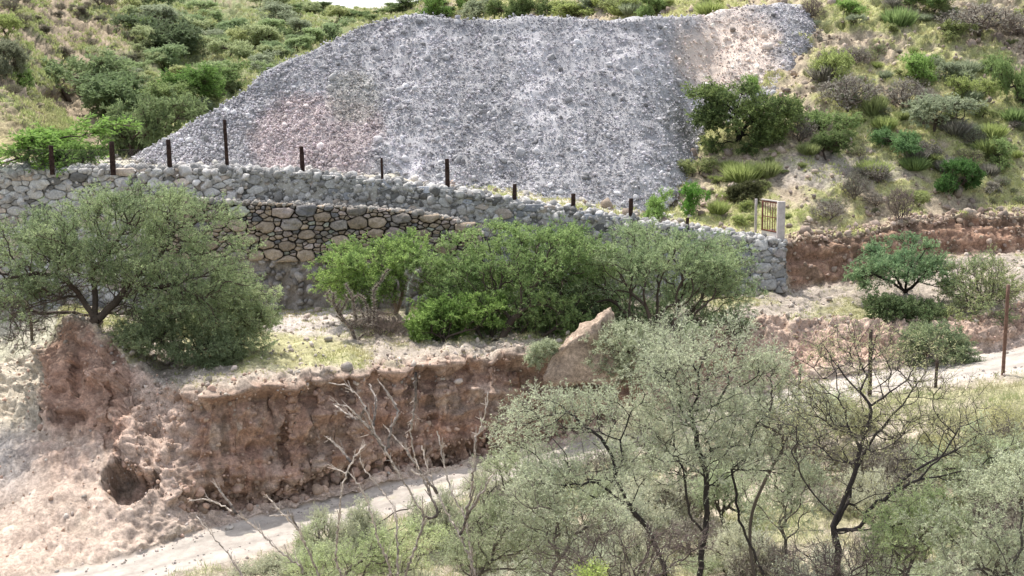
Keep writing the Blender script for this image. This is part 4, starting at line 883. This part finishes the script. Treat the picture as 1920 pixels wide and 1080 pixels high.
add_plant('lip_shrub', 'little green tuft hanging at the left corner of the fallen slab', 'shrub', G_(1020, 672, b0=3.8, b1=5.5), blobs_px([(1020, 655, 26, 14, .35), (1005, 672, 16, 14, .3)], 46.0), 130, 131, parts=('stems', 'foliage'), step=.12, rtip=.004, rmax=.02, nleaf=10, twl=(.1, .25), leaf=(.085, .026), lcol=SAGE, lcol2=SAGE2)

# ------------------------------------------------------------------ fence posts, wire, gate, poles
def post(name, px, ptop, pbase, w, Y, mat, label, cat, group=None, lean=(0, 0), base=None, square=True, bury=.25):
    b = Wp(px, pbase, Y); hgt_ = (pbase - ptop) * Y / F; rr = w * .5 * Y / F; n = 8; rows = 9; V = []; r = np.random.default_rng(int(px))
    for j in range(rows):
        t = j / (rows - 1); z = -bury + (hgt_ + bury) * t; q = rr * (1.06 - .12 * t) * (1 + r.normal() * .03)
        for i in range(n):
            a = 2 * math.pi * (i + .5) / n; k = q * (1.0 if not square else 1 / max(abs(math.cos(a)), abs(math.sin(a))) * .92)
            V.append((math.cos(a) * k + lean[0] * t * hgt_, math.sin(a) * k + lean[1] * t * hgt_, z))
    V += [(lean[0] * hgt_, lean[1] * hgt_, hgt_ + rr * .1)]; V = np.array(V); i = np.arange(n); j = (i + 1) % n
    f = np.concatenate([np.stack([k * n + i, k * n + j, (k + 1) * n + j, (k + 1) * n + i], -1) for k in range(rows - 1)]); ft = np.stack([(rows - 1) * n + i, (rows - 1) * n + j, np.full(n, rows * n)], -1)
    o = link_mesh(name, V, [f, ft], mat); o.location = b; return tag(o, label, cat, group)
FP = [(98,273,316,9,'short dark post on the wall in front of the wide bright green bush'), (212,266,317,10,'rusty brown post on the wall left of the olive bush by the heap toe'), (319,262,317,9,'dark post on the wall at the very toe of the heap'),
      (427,225,320,7,'tallest thin dark post on the wall before the left flank of the heap'), (568,275,325,9,'dark post on the wall in front of the pinkish patch of the heap'), (717,296,335,5,'thin short post on the wall in front of the smooth bluish patch'),
      (840,298,359,9,'thick dark post on the wall above the right end of the drystone tier'), (964,345,380,9,'short dark post above the crown of the large acacia'), (1075,363,397,9,'short dark post on the wall left of the olive shrub at the heap foot'),
      (1182,372,414,9,'reddish brown post just left of the bright green leafy shrub'), (1288,408,433,7,'lowest and smallest post on the wall nearest to the gate')]
for a in FP: post('fence_post', a[0], a[1], a[2], a[3], 57.0 if a[0] < 700 else 56.6, M_RUST, a[4], 'post', 'fence posts along the top of the stone wall', lean=(random.Random(a[0]).uniform(-.05, .05), random.Random(a[0] + 1).uniform(-.04, .04)))
def wire_mesh():
    V, Fq = [], []; base = 0
    A = [Wp(x, 316, 57.0) for x in (-120, 0, 98, 212, 319)]; hh = [.75] * 5; seg = []
    for q0, q1 in zip(A[:-1], A[1:]):
        d = q1 - q0; L = np.linalg.norm(d); n = int(L / .12)
        for k in range(-6, n + 1):
            for sgn in (1, -1):
                u0 = k * .12 if sgn > 0 else (k + 6) * .12; u1 = u0 + sgn * .72; z0, z1 = 0.02, .74
                if min(u0, u1) < 0 or max(u0, u1) > L: continue
                seg.append((q0 + d * u0 / L + np.array([0, .003 * sgn, z0]), q0 + d * u1 / L + np.array([0, .003 * sgn, z1])))
        seg.append((q0 + np.array([0, 0, .75]), q1 + np.array([0, 0, .75])))
    a = np.array([s[0] for s in seg]); b = np.array([s[1] for s in seg]); V, f = tubes(a, b, np.full(len(a), .0035), np.full(len(a), .0035), 4)
    o0 = A[1]; o = link_mesh('chain_link_mesh', V - o0, [f], M_WIRE); o.location = o0; tag(o, 'fine grey chain link mesh strung between the leftmost fence posts', 'fence mesh')
wire_mesh()
def bx(V, Fq, lo, hi, M=None):
    lo, hi = np.array(lo, float), np.array(hi, float); c = np.array([[lo[0], lo[1], lo[2]], [hi[0], lo[1], lo[2]], [hi[0], hi[1], lo[2]], [lo[0], hi[1], lo[2]], [lo[0], lo[1], hi[2]], [hi[0], lo[1], hi[2]], [hi[0], hi[1], hi[2]], [lo[0], hi[1], hi[2]]])
    b = sum(len(v) for v in V); V.append(c if M is None else c @ M.T); Fq.append(np.array([[0, 3, 2, 1], [4, 5, 6, 7], [0, 1, 5, 4], [1, 2, 6, 5], [2, 3, 7, 6], [3, 0, 4, 7]]) + b)
def boxes(name, bl, mat, parent, M=None, bev=.008):
    V, Fq = [], []
    for lo, hi in bl: bx(V, Fq, lo, hi, M)
    o = link_mesh(name, np.concatenate(V), [np.concatenate(Fq)], mat, parent=parent)
    m = o.modifiers.new('bevel', 'BEVEL'); m.width = bev; m.segments = 2; return o
gb = Wp(1462, 457, 56.7); gate = thing('gate', gb, 'barred brown gate between whitewashed pillars at the lower end of the stone wall', 'gate')
gh = 80 * 56.7 / F
boxes('pillar', [((-.13, -.13, -.3), (.17, .13, gh))], M_WHITE, gate, bev=.02)
boxes('pillar', [((-.76, 1.6, -.3), (-.66, 1.7, gh - .02))], M_WHITE, gate, bev=.02)
ang = math.atan2(1.5, -.52); Mx = np.array([[math.cos(ang), -math.sin(ang), 0], [math.sin(ang), math.cos(ang), 0], [0, 0, 1]])
x0, x1 = .16, 1.5
fr = boxes('gate_frame', [((x0, -.03, .42), (x0 + .06, .03, gh - .06)), ((x1 - .06, -.03, .42), (x1, .03, gh - .06)), ((x0 + .06, -.03, gh - .12), (x1 - .06, .03, gh - .06)), ((x0 + .06, -.03, .42), (x1 - .06, .03, .48))], M_GATE, gate, Mx)
boxes('gate_bars', [((x0 + .06 + k * .2, -.012, .48), (x0 + .09 + k * .2, .012, gh - .12)) for k in range(1, 6)] + [((x0 + .06, -.016, 1.0), (x1 - .06, .016, 1.035))], M_GATE, gate, Mx, .003)
boxes('lower_panel', [((x0, -.02, -.05), (x1, .02, .415))], M_SHEET, gate, Mx)
boxes('lintel', [((x0 - .1, -.05, gh - .05), (x1 + .02, .05, gh - .0))], M_WHITE, gate, Mx)
post('thin_pole', 1880, 529, 707, 7, 46.2, M_POLE, 'tall thin brown pole at the near edge of the dirt road on the right', 'pole', square=False, lean=(.012, 0))
post('road_post', 1631, 614, 735, 8, 45.4, M_WOOD, 'dark wooden post on the verge standing behind the bare forked tree', 'post', 'wooden posts along the near verge', lean=(-.02, 0))
post('road_post', 1497, 688, 790, 6, 43.6, M_WOOD, 'slim wooden post on the verge left of the bare forked tree', 'post', 'wooden posts along the near verge')
post('road_post', 1753, 670, 735, 6, 45.0, M_WOOD, 'slim wooden post on the verge below the slate green shrub', 'post', 'wooden posts along the near verge', lean=(.03, 0))

# ------------------------------------------------------------------ cactus and dead brush on the terrace
def limbs(name, label, cat, lines, Y, rad, mat_col, root_px, spines=0, group=None, part='joints', seed=1, k=7, kn=.25):
    """knobbly tapering limbs along polylines (px, py[, dY])"""
    r = np.random.default_rng(seed); rt = Wp(root_px[0], root_px[1], Y); t = thing(name, rt, label, cat, group); A, B, RA, RB = [], [], [], []; S = []
    for ln, r0, r1 in lines:
        P = np.array([Wp(q[0], q[1], Y + (q[2] if len(q) > 2 else 0)) for q in ln]); L = np.concatenate([[0], np.cumsum(np.linalg.norm(np.diff(P, axis=0), axis=1))]); n = max(4, int(L[-1] / .06))
        u = np.linspace(0, L[-1], n + 1); Q = np.stack([np.interp(u, L, P[:, a]) for a in range(3)], -1); Q[1:-1] += r.normal(size=(n - 1, 3)) * .008
        rr = (r0 + (r1 - r0) * u / L[-1]) * rad * (1 + kn * r.normal(size=n + 1) * .5 + kn * np.sin(u * 40) * .4)
        A.append(Q[:-1]); B.append(Q[1:]); RA.append(rr[:-1]); RB.append(rr[1:])
        if spines:
            m = int(L[-1] * spines); i = r.integers(0, n, m); S.append((Q[i] + (Q[i + 1] - Q[i]) * r.random((m, 1)), rr[i], unit(Q[i + 1] - Q[i])))
    A, B, RA, RB = map(np.concatenate, (A, B, RA, RB)); V, f = tubes(A, B, RA, RB, k)
    c = np.array(mat_col)[None] * np.repeat(np.clip(1 + .4 * r.normal(size=len(A)), .4, 1.9), 2 * k)[:, None]
    link_mesh(part, V - rt, [f], M_BARK, c, parent=t)
    if spines:
        p = np.concatenate([s[0] for s in S]); q = np.concatenate([s[1] for s in S]); ax = np.concatenate([s[2] for s in S]); d = unit(np.cross(ax, r.normal(size=p.shape)) + ax * .3)
        V, f = tubes(p + d * (q * .8)[:, None], p + d * (q + rad * 1.6 * r.uniform(.6, 1.3, len(q)))[:, None], np.full(len(p), rad * .16), np.full(len(p), rad * .05), 3)
        link_mesh('spines', V - rt, [f], M_BARK, np.repeat(np.array([.50, .44, .37])[None] * r.uniform(.7, 1.2, (len(p), 1)), 6, 0), parent=t)
    return t
limbs('cholla_cactus', 'dried cholla cactus with dark crooked trunk and curled pale joints on the terrace', 'cactus', [
    ([(672, 650), (664, 632), (660, 618), (650, 606), (636, 588), (626, 568), (625, 548)], 1.25, .7), ([(658, 615), (668, 598), (664, 580), (662, 560), (655, 545), (648, 532)], .9, .5), ([(662, 560), (672, 552), (682, 560), (688, 575), (690, 590)], .7, .5), ([(650, 606), (640, 600), (630, 592)], .7, .45),
    ([(636, 588), (646, 572), (652, 560), (645, 552)], .7, .45), ([(626, 568), (615, 560), (612, 550), (620, 545)], .6, .45), ([(664, 580), (678, 584), (684, 596), (676, 606)], .6, .4), ([(655, 600), (670, 610), (684, 606), (700, 612)], .6, .35), ([(640, 590), (632, 575), (640, 563)], .6, .4), ([(668, 640), (680, 628), (692, 622)], .6, .3),
    ([(700, 545), (712, 530), (722, 512), (730, 505)], .6, .4), ([(700, 612), (702, 580), (700, 545)], .8, .6)], 48.5, .055, (.17, .135, .115), (672, 650), 160, seed=4)
limbs('cholla_cactus', 'pale green cholla with curled spiny joints between the small green tree and the large acacia', 'cactus', [
    ([(763, 590), (764, 560), (766, 535), (772, 520)], .9, .7), ([(772, 522), (764, 514), (762, 506)], .8, .7), ([(772, 520), (780, 508), (790, 506), (786, 514)], .8, .6), ([(772, 520), (784, 522), (790, 530)], .7, .6), ([(768, 530), (776, 536), (784, 534)], .7, .5)], 50.2, .06, (.36, .38, .31), (763, 590), 260, seed=5)
def brush(name, label, box, Y, seed, n=420, col=(.17, .135, .115), tw=(.24, .19, .16), tl=(.12, .4), nleaf=0, **kw):
    r = np.random.default_rng(seed); rt = Wp(box[0], box[1] + box[3], Y); bl = blobs_px([(box[0], box[1], box[2], box[3], box[2] * Y / F)], Y)
    w, l = plant_parts(rt, blob_pts(bl, n, r, .5), r, step=.14, alpha=.2, rtip=.006, rmax=.04, twig=3, twl=tl, nleaf=nleaf, bark=col, twcol=tw, **kw); t = thing(name, rt, label, 'brush')
    link_mesh('twigs', w[0] - rt, [w[1]], M_BARK, w[2], parent=t)
    if l: link_mesh('foliage', l[0] - rt, [l[1]], M_LEAF, l[2], parent=t)
brush('dead_brush', 'tangle of grey brown dead twigs between the cholla and the small green tree', (720, 612, 45, 28), 49.2, 7)
brush('dead_brush', 'small dead twig tangle under the small green tree near the wall foot', (690, 600, 36, 26), 50.6, 8, 260)

# ------------------------------------------------------------------ the near side: thorn trees, bare stems, scrub
def root_on(px, Y, py=1120):
    x = float(Wp(px, py, Y)[0]); return ground_xy(x, Y, 0, 2.0) - np.array([0, 0, .08])
def sk_px(l, Y): return [Wp(q[0], q[1], Y + (q[2] if len(q) > 2 else 0)) for q in l]
Yf = 27.0; rt = root_on(1300, Yf)
b0 = [tuple(rt)]
SK = [[rt] + sk_px([(1312, 1075), (1316, 1030), (1326, 960), (1322, 880), (1306, 830), (1296, 770, .2), (1262, 712, .4), (1274, 680, .5)], Yf), sk_px([(1296, 770, .2), (1311, 740, .1), (1309, 700, 0), (1298, 672, 0)], Yf), sk_px([(1297, 772, .2), (1345, 760, .3), (1366, 720, .5), (1371, 680, .5), (1386, 640, .6)], Yf),
      sk_px([(1320, 1000), (1292, 962, -.2), (1286, 920, -.3), (1282, 880, -.3), (1250, 840, -.4)], Yf),
      [rt] + sk_px([(1245, 1060, -.3), (1214, 990, -.4), (1182, 950, -.4), (1152, 900, -.4), (1150, 862, -.3), (1126, 820, -.3), (1086, 790, -.3), (1055, 762, -.2), (1010, 745, -.2)], Yf), sk_px([(1152, 900, -.4), (1168, 862, -.2), (1163, 825, 0), (1180, 780, .2)], Yf), sk_px([(1182, 950, -.4), (1120, 905, -.8), (1060, 910, -1), (1000, 905, -1)], Yf),
      [rt] + sk_px([(1440, 1095, .2), (1405, 1020, .2), (1385, 975, .2), (1378, 910, .2), (1372, 880, .3), (1396, 860, .3), (1415, 800, .4), (1440, 770, .4)], Yf)]
add_plant('mesquite_tree', 'large pale sage mesquite filling the near slope in the lower middle', 'tree', rt,
    blobs_px([(1290, 650, 130, 55, 1.3, .6), (1270, 670, 90, 60, 1.2, .4), (1060, 780, 120, 60, 1.2), (1330, 745, 130, 80, 1.4, .4), (1240, 820, 150, 80, 1.4), (1010, 860, 80, 75, 1.0), (1420, 810, 80, 85, 1.1, .2), (1120, 880, 110, 70, 1.1), (1200, 750, 90, 50, 1.2), (1380, 640, 60, 40, .8, .8), (960, 800, 55, 50, .8), (1095, 765, 80, 30, 1.0, .2), (1250, 740, 120, 70, 1.3), (1400, 720, 70, 60, .9, .5), (1010, 940, 90, 50, .9), (1340, 860, 110, 60, 1.0)], Yf), 1900, 201, shell=.5, clump=.2,
    skel=SK, step=.2, rtip=.0045, rmax=.085, rpow=.42, twig=3, twl=(.16, .44), nleaf=7, leaf=(.062, .0165), lcol=SAGE, lcol2=SAGE2, bark=(.05, .044, .04), twcol=(.40, .385, .31), alpha=.22, kmax=3)
Yg = 25.6; rt = root_on(1590, Yg)
SK = [[rt] + sk_px([(1572, 1030), (1562, 985), (1576, 955), (1598, 900), (1613, 840), (1632, 785), (1630, 757), (1612, 735), (1584, 706), (1560, 675), (1546, 650)], Yg), sk_px([(1612, 735), (1626, 705, .1), (1613, 680, .2), (1600, 640, .3)], Yg), sk_px([(1632, 762), (1668, 735, -.1), (1702, 712, -.2), (1716, 686, -.2), (1742, 668, -.2)], Yg),
      sk_px([(1566, 985), (1594, 930, .3), (1606, 880, .4), (1632, 830, .5), (1664, 790, .5), (1702, 745, .5), (1735, 700, .6), (1742, 655, .6)], Yg), sk_px([(1570, 995), (1612, 988, -.2), (1636, 950, -.3), (1672, 924, -.4), (1722, 900, -.5), (1790, 886, -.6), (1835, 880, -.6)], Yg), sk_px([(1672, 924, -.4), (1692, 900, -.2), (1740, 868, -.1), (1790, 845, 0), (1835, 815, .1)], Yg),
      sk_px([(1568, 1000), (1612, 995, -.4), (1655, 988, -.6), (1700, 980, -.7)], Yg), sk_px([(1566, 1010), (1512, 1026, -.3), (1472, 1046, -.5), (1442, 1082, -.6)], Yg), sk_px([(1613, 840), (1590, 800, .1), (1585, 770, .2)], Yg), sk_px([(1722, 900, -.5), (1770, 850, -.6), (1800, 800, -.6), (1850, 780, -.6)], Yg)]
add_plant('bare_tree', 'nearly leafless dark forked thorn tree in the lower right foreground', 'tree', rt,
    blobs_px([(1560, 690, 80, 60, .9), (1640, 660, 80, 55, .9), (1730, 680, 75, 55, .9), (1700, 760, 110, 60, 1.0), (1760, 840, 110, 60, 1.0), (1560, 800, 90, 80, 1.0), (1700, 940, 110, 60, .9), (1500, 760, 60, 60, .8), (1820, 790, 60, 50, .8), (1640, 840, 90, 60, .9), (1850, 850, 60, 60, .8)], Yg), 950, 202,
    skel=SK, step=.2, rtip=.0045, rmax=.075, rpow=.44, twig=3, twl=(.14, .38), nleaf=4, leafp=.6, leaf=(.055, .016), lcol=(.22, .22, .12), lcol2=(.36, .36, .2), bark=(.065, .055, .052), twcol=(.17, .15, .12), alpha=.2)
def near_shrub(name, label, px, Y, bl, n, seed, col=SAGE, col2=SAGE2, cat='shrub', **kw):
    rt = root_on(px, Y); a = dict(clump=.17, step=.16, rtip=.004, rmax=.035, twig=3, twl=(.1, .3), nleaf=10, leaf=(.055, .016), lcol=col, lcol2=col2, bark=(.14, .12, .10), twcol=(.38, .355, .28), alpha=.2); a.update(kw)
    return add_plant(name, label, cat, rt, blobs_px(bl, Y), n, seed, parts=('stems', 'foliage'), **a)
near_shrub('sage_shrub', 'pale sage shrub in the bottom right corner', 1860, 23.5, [(1850, 960, 90, 90, .8), (1900, 900, 60, 70, .7), (1800, 1030, 80, 60, .7), (1890, 1050, 70, 50, .7)], 620, 203)
near_shrub('sage_shrub', 'light green leafy tuft below the right arm of the bare forked tree', 1710, 24.6, [(1705, 1000, 60, 55, .6), (1735, 960, 45, 40, .5), (1680, 1050, 60, 40, .6)], 380, 204, (.20, .245, .12), (.40, .45, .24))
near_shrub('sage_shrub', 'sage shrub in the gap between the large mesquite and the bare forked tree', 1480, 29, [(1480, 850, 75, 80, .9), (1450, 930, 80, 70, .9), (1520, 910, 60, 60, .8), (1530, 780, 50, 50, .7)], 620, 205, leafp=.8)
near_shrub('sage_shrub', 'low sage shrub beside the bare pale stems at the bottom', 930, 28.5, [(930, 960, 75, 90, .9), (985, 1010, 80, 70, .9), (890, 1030, 70, 60, .8), (960, 880, 50, 45, .7)], 760, 206, (.16, .185, .11), (.32, .35, .22))
near_shrub('sage_shrub', 'airy pale shrub filling the gap between the upper crowns of the two big near trees', 1450, 28, [(1440, 690, 70, 60, 1.0), (1420, 780, 60, 60, .9), (1480, 780, 50, 50, .8)], 380, 214, leafp=.7)
near_shrub('weedy_shrub', 'low bright green weeds at the bottom edge beside the road', 640, 30.5, [(640, 1058, 75, 30, .8), (710, 1050, 60, 42, .8), (575, 1072, 50, 18, .6), (780, 1030, 60, 40, .8)], 620, 207, (.21, .25, .125), (.42, .46, .26))
near_shrub('sage_shrub', 'airy sage shrub under the left crown of the large mesquite', 1080, 25.5, [(1060, 990, 90, 60, .8), (1120, 960, 70, 50, .8), (1030, 930, 70, 60, .8)], 480, 208, leafp=.7)
near_shrub('yellow_shrub', 'small yellow green shrub poking up at the bottom edge below the mesquite', 1115, 23.5, [(1110, 1082, 20, 10, .25)], 70, 209, (.22, .28, .08), (.40, .45, .16))
near_shrub('twig_brush', 'brown leafless twig brush at the foot of the large mesquite', 1200, 24.2, [(1200, 1040, 130, 55, 1.0), (1080, 1060, 80, 40, .8)], 620, 210, nleaf=1, leafp=.3, bark=(.12, .095, .085), twcol=(.22, .175, .155), cat='brush')
near_shrub('twig_brush', 'brown twig brush tangled around the foot of the bare forked tree', 1610, 24.4, [(1620, 1050, 110, 45, .9), (1500, 1060, 60, 35, .7)], 520, 211, nleaf=1, leafp=.3, bark=(.10, .08, .075), twcol=(.19, .155, .14), cat='brush')
near_shrub('sage_shrub', 'pale green scrub on the verge left of the thin brown pole', 1640, 38, [(1600, 760, 90, 45, 1.2), (1690, 790, 80, 40, 1.1), (1530, 800, 60, 45, 1.0)], 560, 212, (.22, .24, .11), (.40, .40, .2), leafp=.7)
near_shrub('sage_shrub', 'dry yellowish scrub on the near slope under the thin brown pole', 1850, 36, [(1850, 800, 80, 40, 1.0), (1790, 840, 60, 36, .9)], 420, 213, (.26, .26, .12), (.44, .42, .22), leafp=.6)
# bare thorny stems
def stems(name, label, lines, Y, rt_px, seed, r0=.042, r1=.012):
    r = np.random.default_rng(seed); rt = root_on(rt_px, Y); t = thing(name, rt, label, 'shrub', None); A, B, RA, RB, CA = [], [], [], [], []; T = []
    for j, ln in enumerate(lines):
        dy = r.uniform(-1.1, 1.1); P = np.array([Wp(q[0], q[1], Y + dy * min(1, .2 + .25 * k)) for k, q in enumerate(ln)])
        if ln[0][1] > 1040: P = np.concatenate([[rt + np.array([r.normal() * .12, r.normal() * .12, 0])], P])
        L = np.concatenate([[0], np.cumsum(np.linalg.norm(np.diff(P, axis=0), axis=1))]); n = int(L[-1] / .07) + 2; u = np.linspace(0, L[-1], n + 1)
        Q = np.stack([np.interp(u, L, P[:, a]) for a in range(3)], -1)
        for _ in range(3): Q[1:-1] = .25 * Q[:-2] + .5 * Q[1:-1] + .25 * Q[2:]
        Q[1:-1] += r.normal(size=(n - 1, 3)) * .012
        rr = r0 * .8 + (r1 - r0 * .8) * (u / L[-1]) ** .8; rr = rr * (1 + .18 * r.normal(size=n + 1)); A.append(Q[:-1]); B.append(Q[1:]); RA.append(rr[:-1]); RB.append(rr[1:])
        tt_ = (u[:-1] / L[-1])[:, None]; CA.append(np.array([.12, .10, .09]) * (1 - tt_) + np.array([.70, .61, .53]) * tt_)
        for k in range(int(L[-1] * 8)):
            i = int(r.uniform(.2, 1) * (n - 1)); d = unit(np.cross(Q[i + 1] - Q[i], r.normal(size=3)) + (Q[i + 1] - Q[i]) * 6); ln_ = r.uniform(.08, .42) * (1 - .4 * i / n); T.append((Q[i], Q[i] + d * ln_ + np.array([0, 0, ln_ * .3]), rr[i] * .5, i / n))
            if r.random() < .5: e = Q[i] + d * ln_ * .6; T.append((e, e + unit(d + r.normal(size=3) * .6) * ln_ * .5, rr[i] * .3, .9))
        V, f = tubes(A[-1], B[-1], RA[-1], RB[-1], 6); c1_ = np.repeat(CA[-1] * r.uniform(.6, 1.4, (len(CA[-1]), 1)), 12, 0)
        a = np.array([q[0] for q in T]); b = np.array([q[1] for q in T]); ra = np.array([max(q[2], .006) for q in T]); V2, f2 = tubes(a, b, ra, ra * .5, 4); tv_ = np.array([q[3] for q in T])[:, None]
        c2_ = np.repeat(np.array([.16, .13, .115]) * (1 - tv_) + np.array([.72, .62, .53]) * tv_, 8, 0)
        link_mesh('stem', np.concatenate([V, V2]) - rt, [f, f2 + len(V)], M_BARK, np.concatenate([c1_, c2_]), parent=t)
        T = []
stems('thorny_shrub', 'tall bare thorny stems with pale tips rising before the shaded bank', [[(747, 1074), (744, 974), (735, 944), (716, 919), (683, 883), (674, 858)], [(730, 1060), (708, 1008), (691, 947), (672, 908), (658, 888), (622, 878)], [(630, 1058), (631, 1008), (637, 960), (638, 935), (647, 891), (658, 866), (685, 833)],
    [(760, 1080), (799, 969), (772, 930), (747, 886), (724, 847), (699, 802), (686, 765), (669, 738), (647, 721), (616, 718)], [(799, 969), (824, 969), (805, 924), (786, 880), (760, 841), (719, 797)], [(724, 847), (738, 790), (749, 777), (738, 752), (719, 727), (708, 710)], [(686, 765), (672, 790), (655, 780), (625, 757)], [(658, 866), (645, 850), (612, 818)], [(699, 802), (706, 750), (692, 720)], [(724, 847), (690, 800), (650, 760), (627, 758)]], 28.5, 745, 41)
stems('thorny_shrub', 'leaning bare dark stems between the pale thorny stems and the large mesquite', [[(895, 1085), (863, 1002), (841, 969), (819, 924), (799, 872), (791, 835)], [(886, 1060), (874, 974), (849, 930), (838, 891), (827, 841), (819, 808)], [(863, 1002), (874, 974), (885, 913), (890, 863), (891, 824), (908, 788), (915, 735)], [(780, 700), (778, 760), (770, 800), (775, 850), (786, 880)], [(852, 650), (870, 690)] if False else [(819, 924), (800, 900), (770, 880)], [(874, 974), (905, 920), (930, 880)]], 27.4, 900, 42)
stems('thorny_shrub', 'bare spiny stems sprawling over the road at the bottom left', [[(456, 1085), (433, 1044), (403, 1010), (369, 969)], [(569, 1066), (517, 1030), (483, 991), (444, 963), (411, 944), (383, 935), (355, 938)], [(599, 1082), (574, 1024), (558, 991), (522, 955), (499, 927)], [(444, 963), (420, 930), (400, 905)], [(558, 991), (545, 965), (505, 968)]], 30.0, 560, 43, .040)

# low scrub covering the near slope
def near_filler(n, box, wr, kinds, cols, name, label, group, seed, ok=lambda x, y: True):
    r = random.Random(seed); k = 0; tries = 0
    while k < n and tries < n * 30:
        tries += 1; px, py = r.uniform(box[0], box[2]), r.uniform(box[1], box[3])
        if not ok(px, py): continue
        p = ground(px, py, b0=.8, b1=2.0); w = r.uniform(*wr); shrub(px, py, w, w * r.uniform(.5, .95), r.choice(kinds), r.choice(cols), name, label, 'shrub', group, P=p - np.array([0, 0, .05])); k += 1
below = lambda x, y: y > np.interp(x, [a[0] for a in R0_], [a[1] for a in R0_]) + 14
c_sg = [(.60, .64, .47), (.66, .68, .53), (.58, .65, .41), (.68, .68, .50)]
near_filler(40, (880, 800, 1920, 1150), (80, 170), ['sage'], c_sg, 'scrub_shrub', 'pale sage shrub in the thicket covering the near slope at the lower right', 'sage thicket on the near slope', 51, lambda x, y: below(x, y) and (x < 1480 or y > 900) and not (1380 < x < 1560 and y < 1040))
near_filler(26, (900, 860, 1920, 1140), (70, 150), ['dry'], [(.34, .32, .25)], 'dry_scrub', 'grey brown twiggy bush within the thicket on the near slope', 'twiggy bushes in the near thicket', 52, below)
near_filler(20, (520, 1020, 920, 1150), (70, 150), ['sage'], [(.52, .58, .34), (.58, .60, .42)], 'verge_weed', 'light green weedy clump along the near side of the road at the bottom', 'weeds on the near verge', 53, below)
near_filler(20, (1480, 790, 1920, 900), (36, 80), ['sage', 'tuft'], [(.44, .44, .22), (.46, .45, .27)], 'verge_tuft', 'yellowish clump on the near slope below the dirt road at the right', 'yellowish clumps below the road', 54, below)
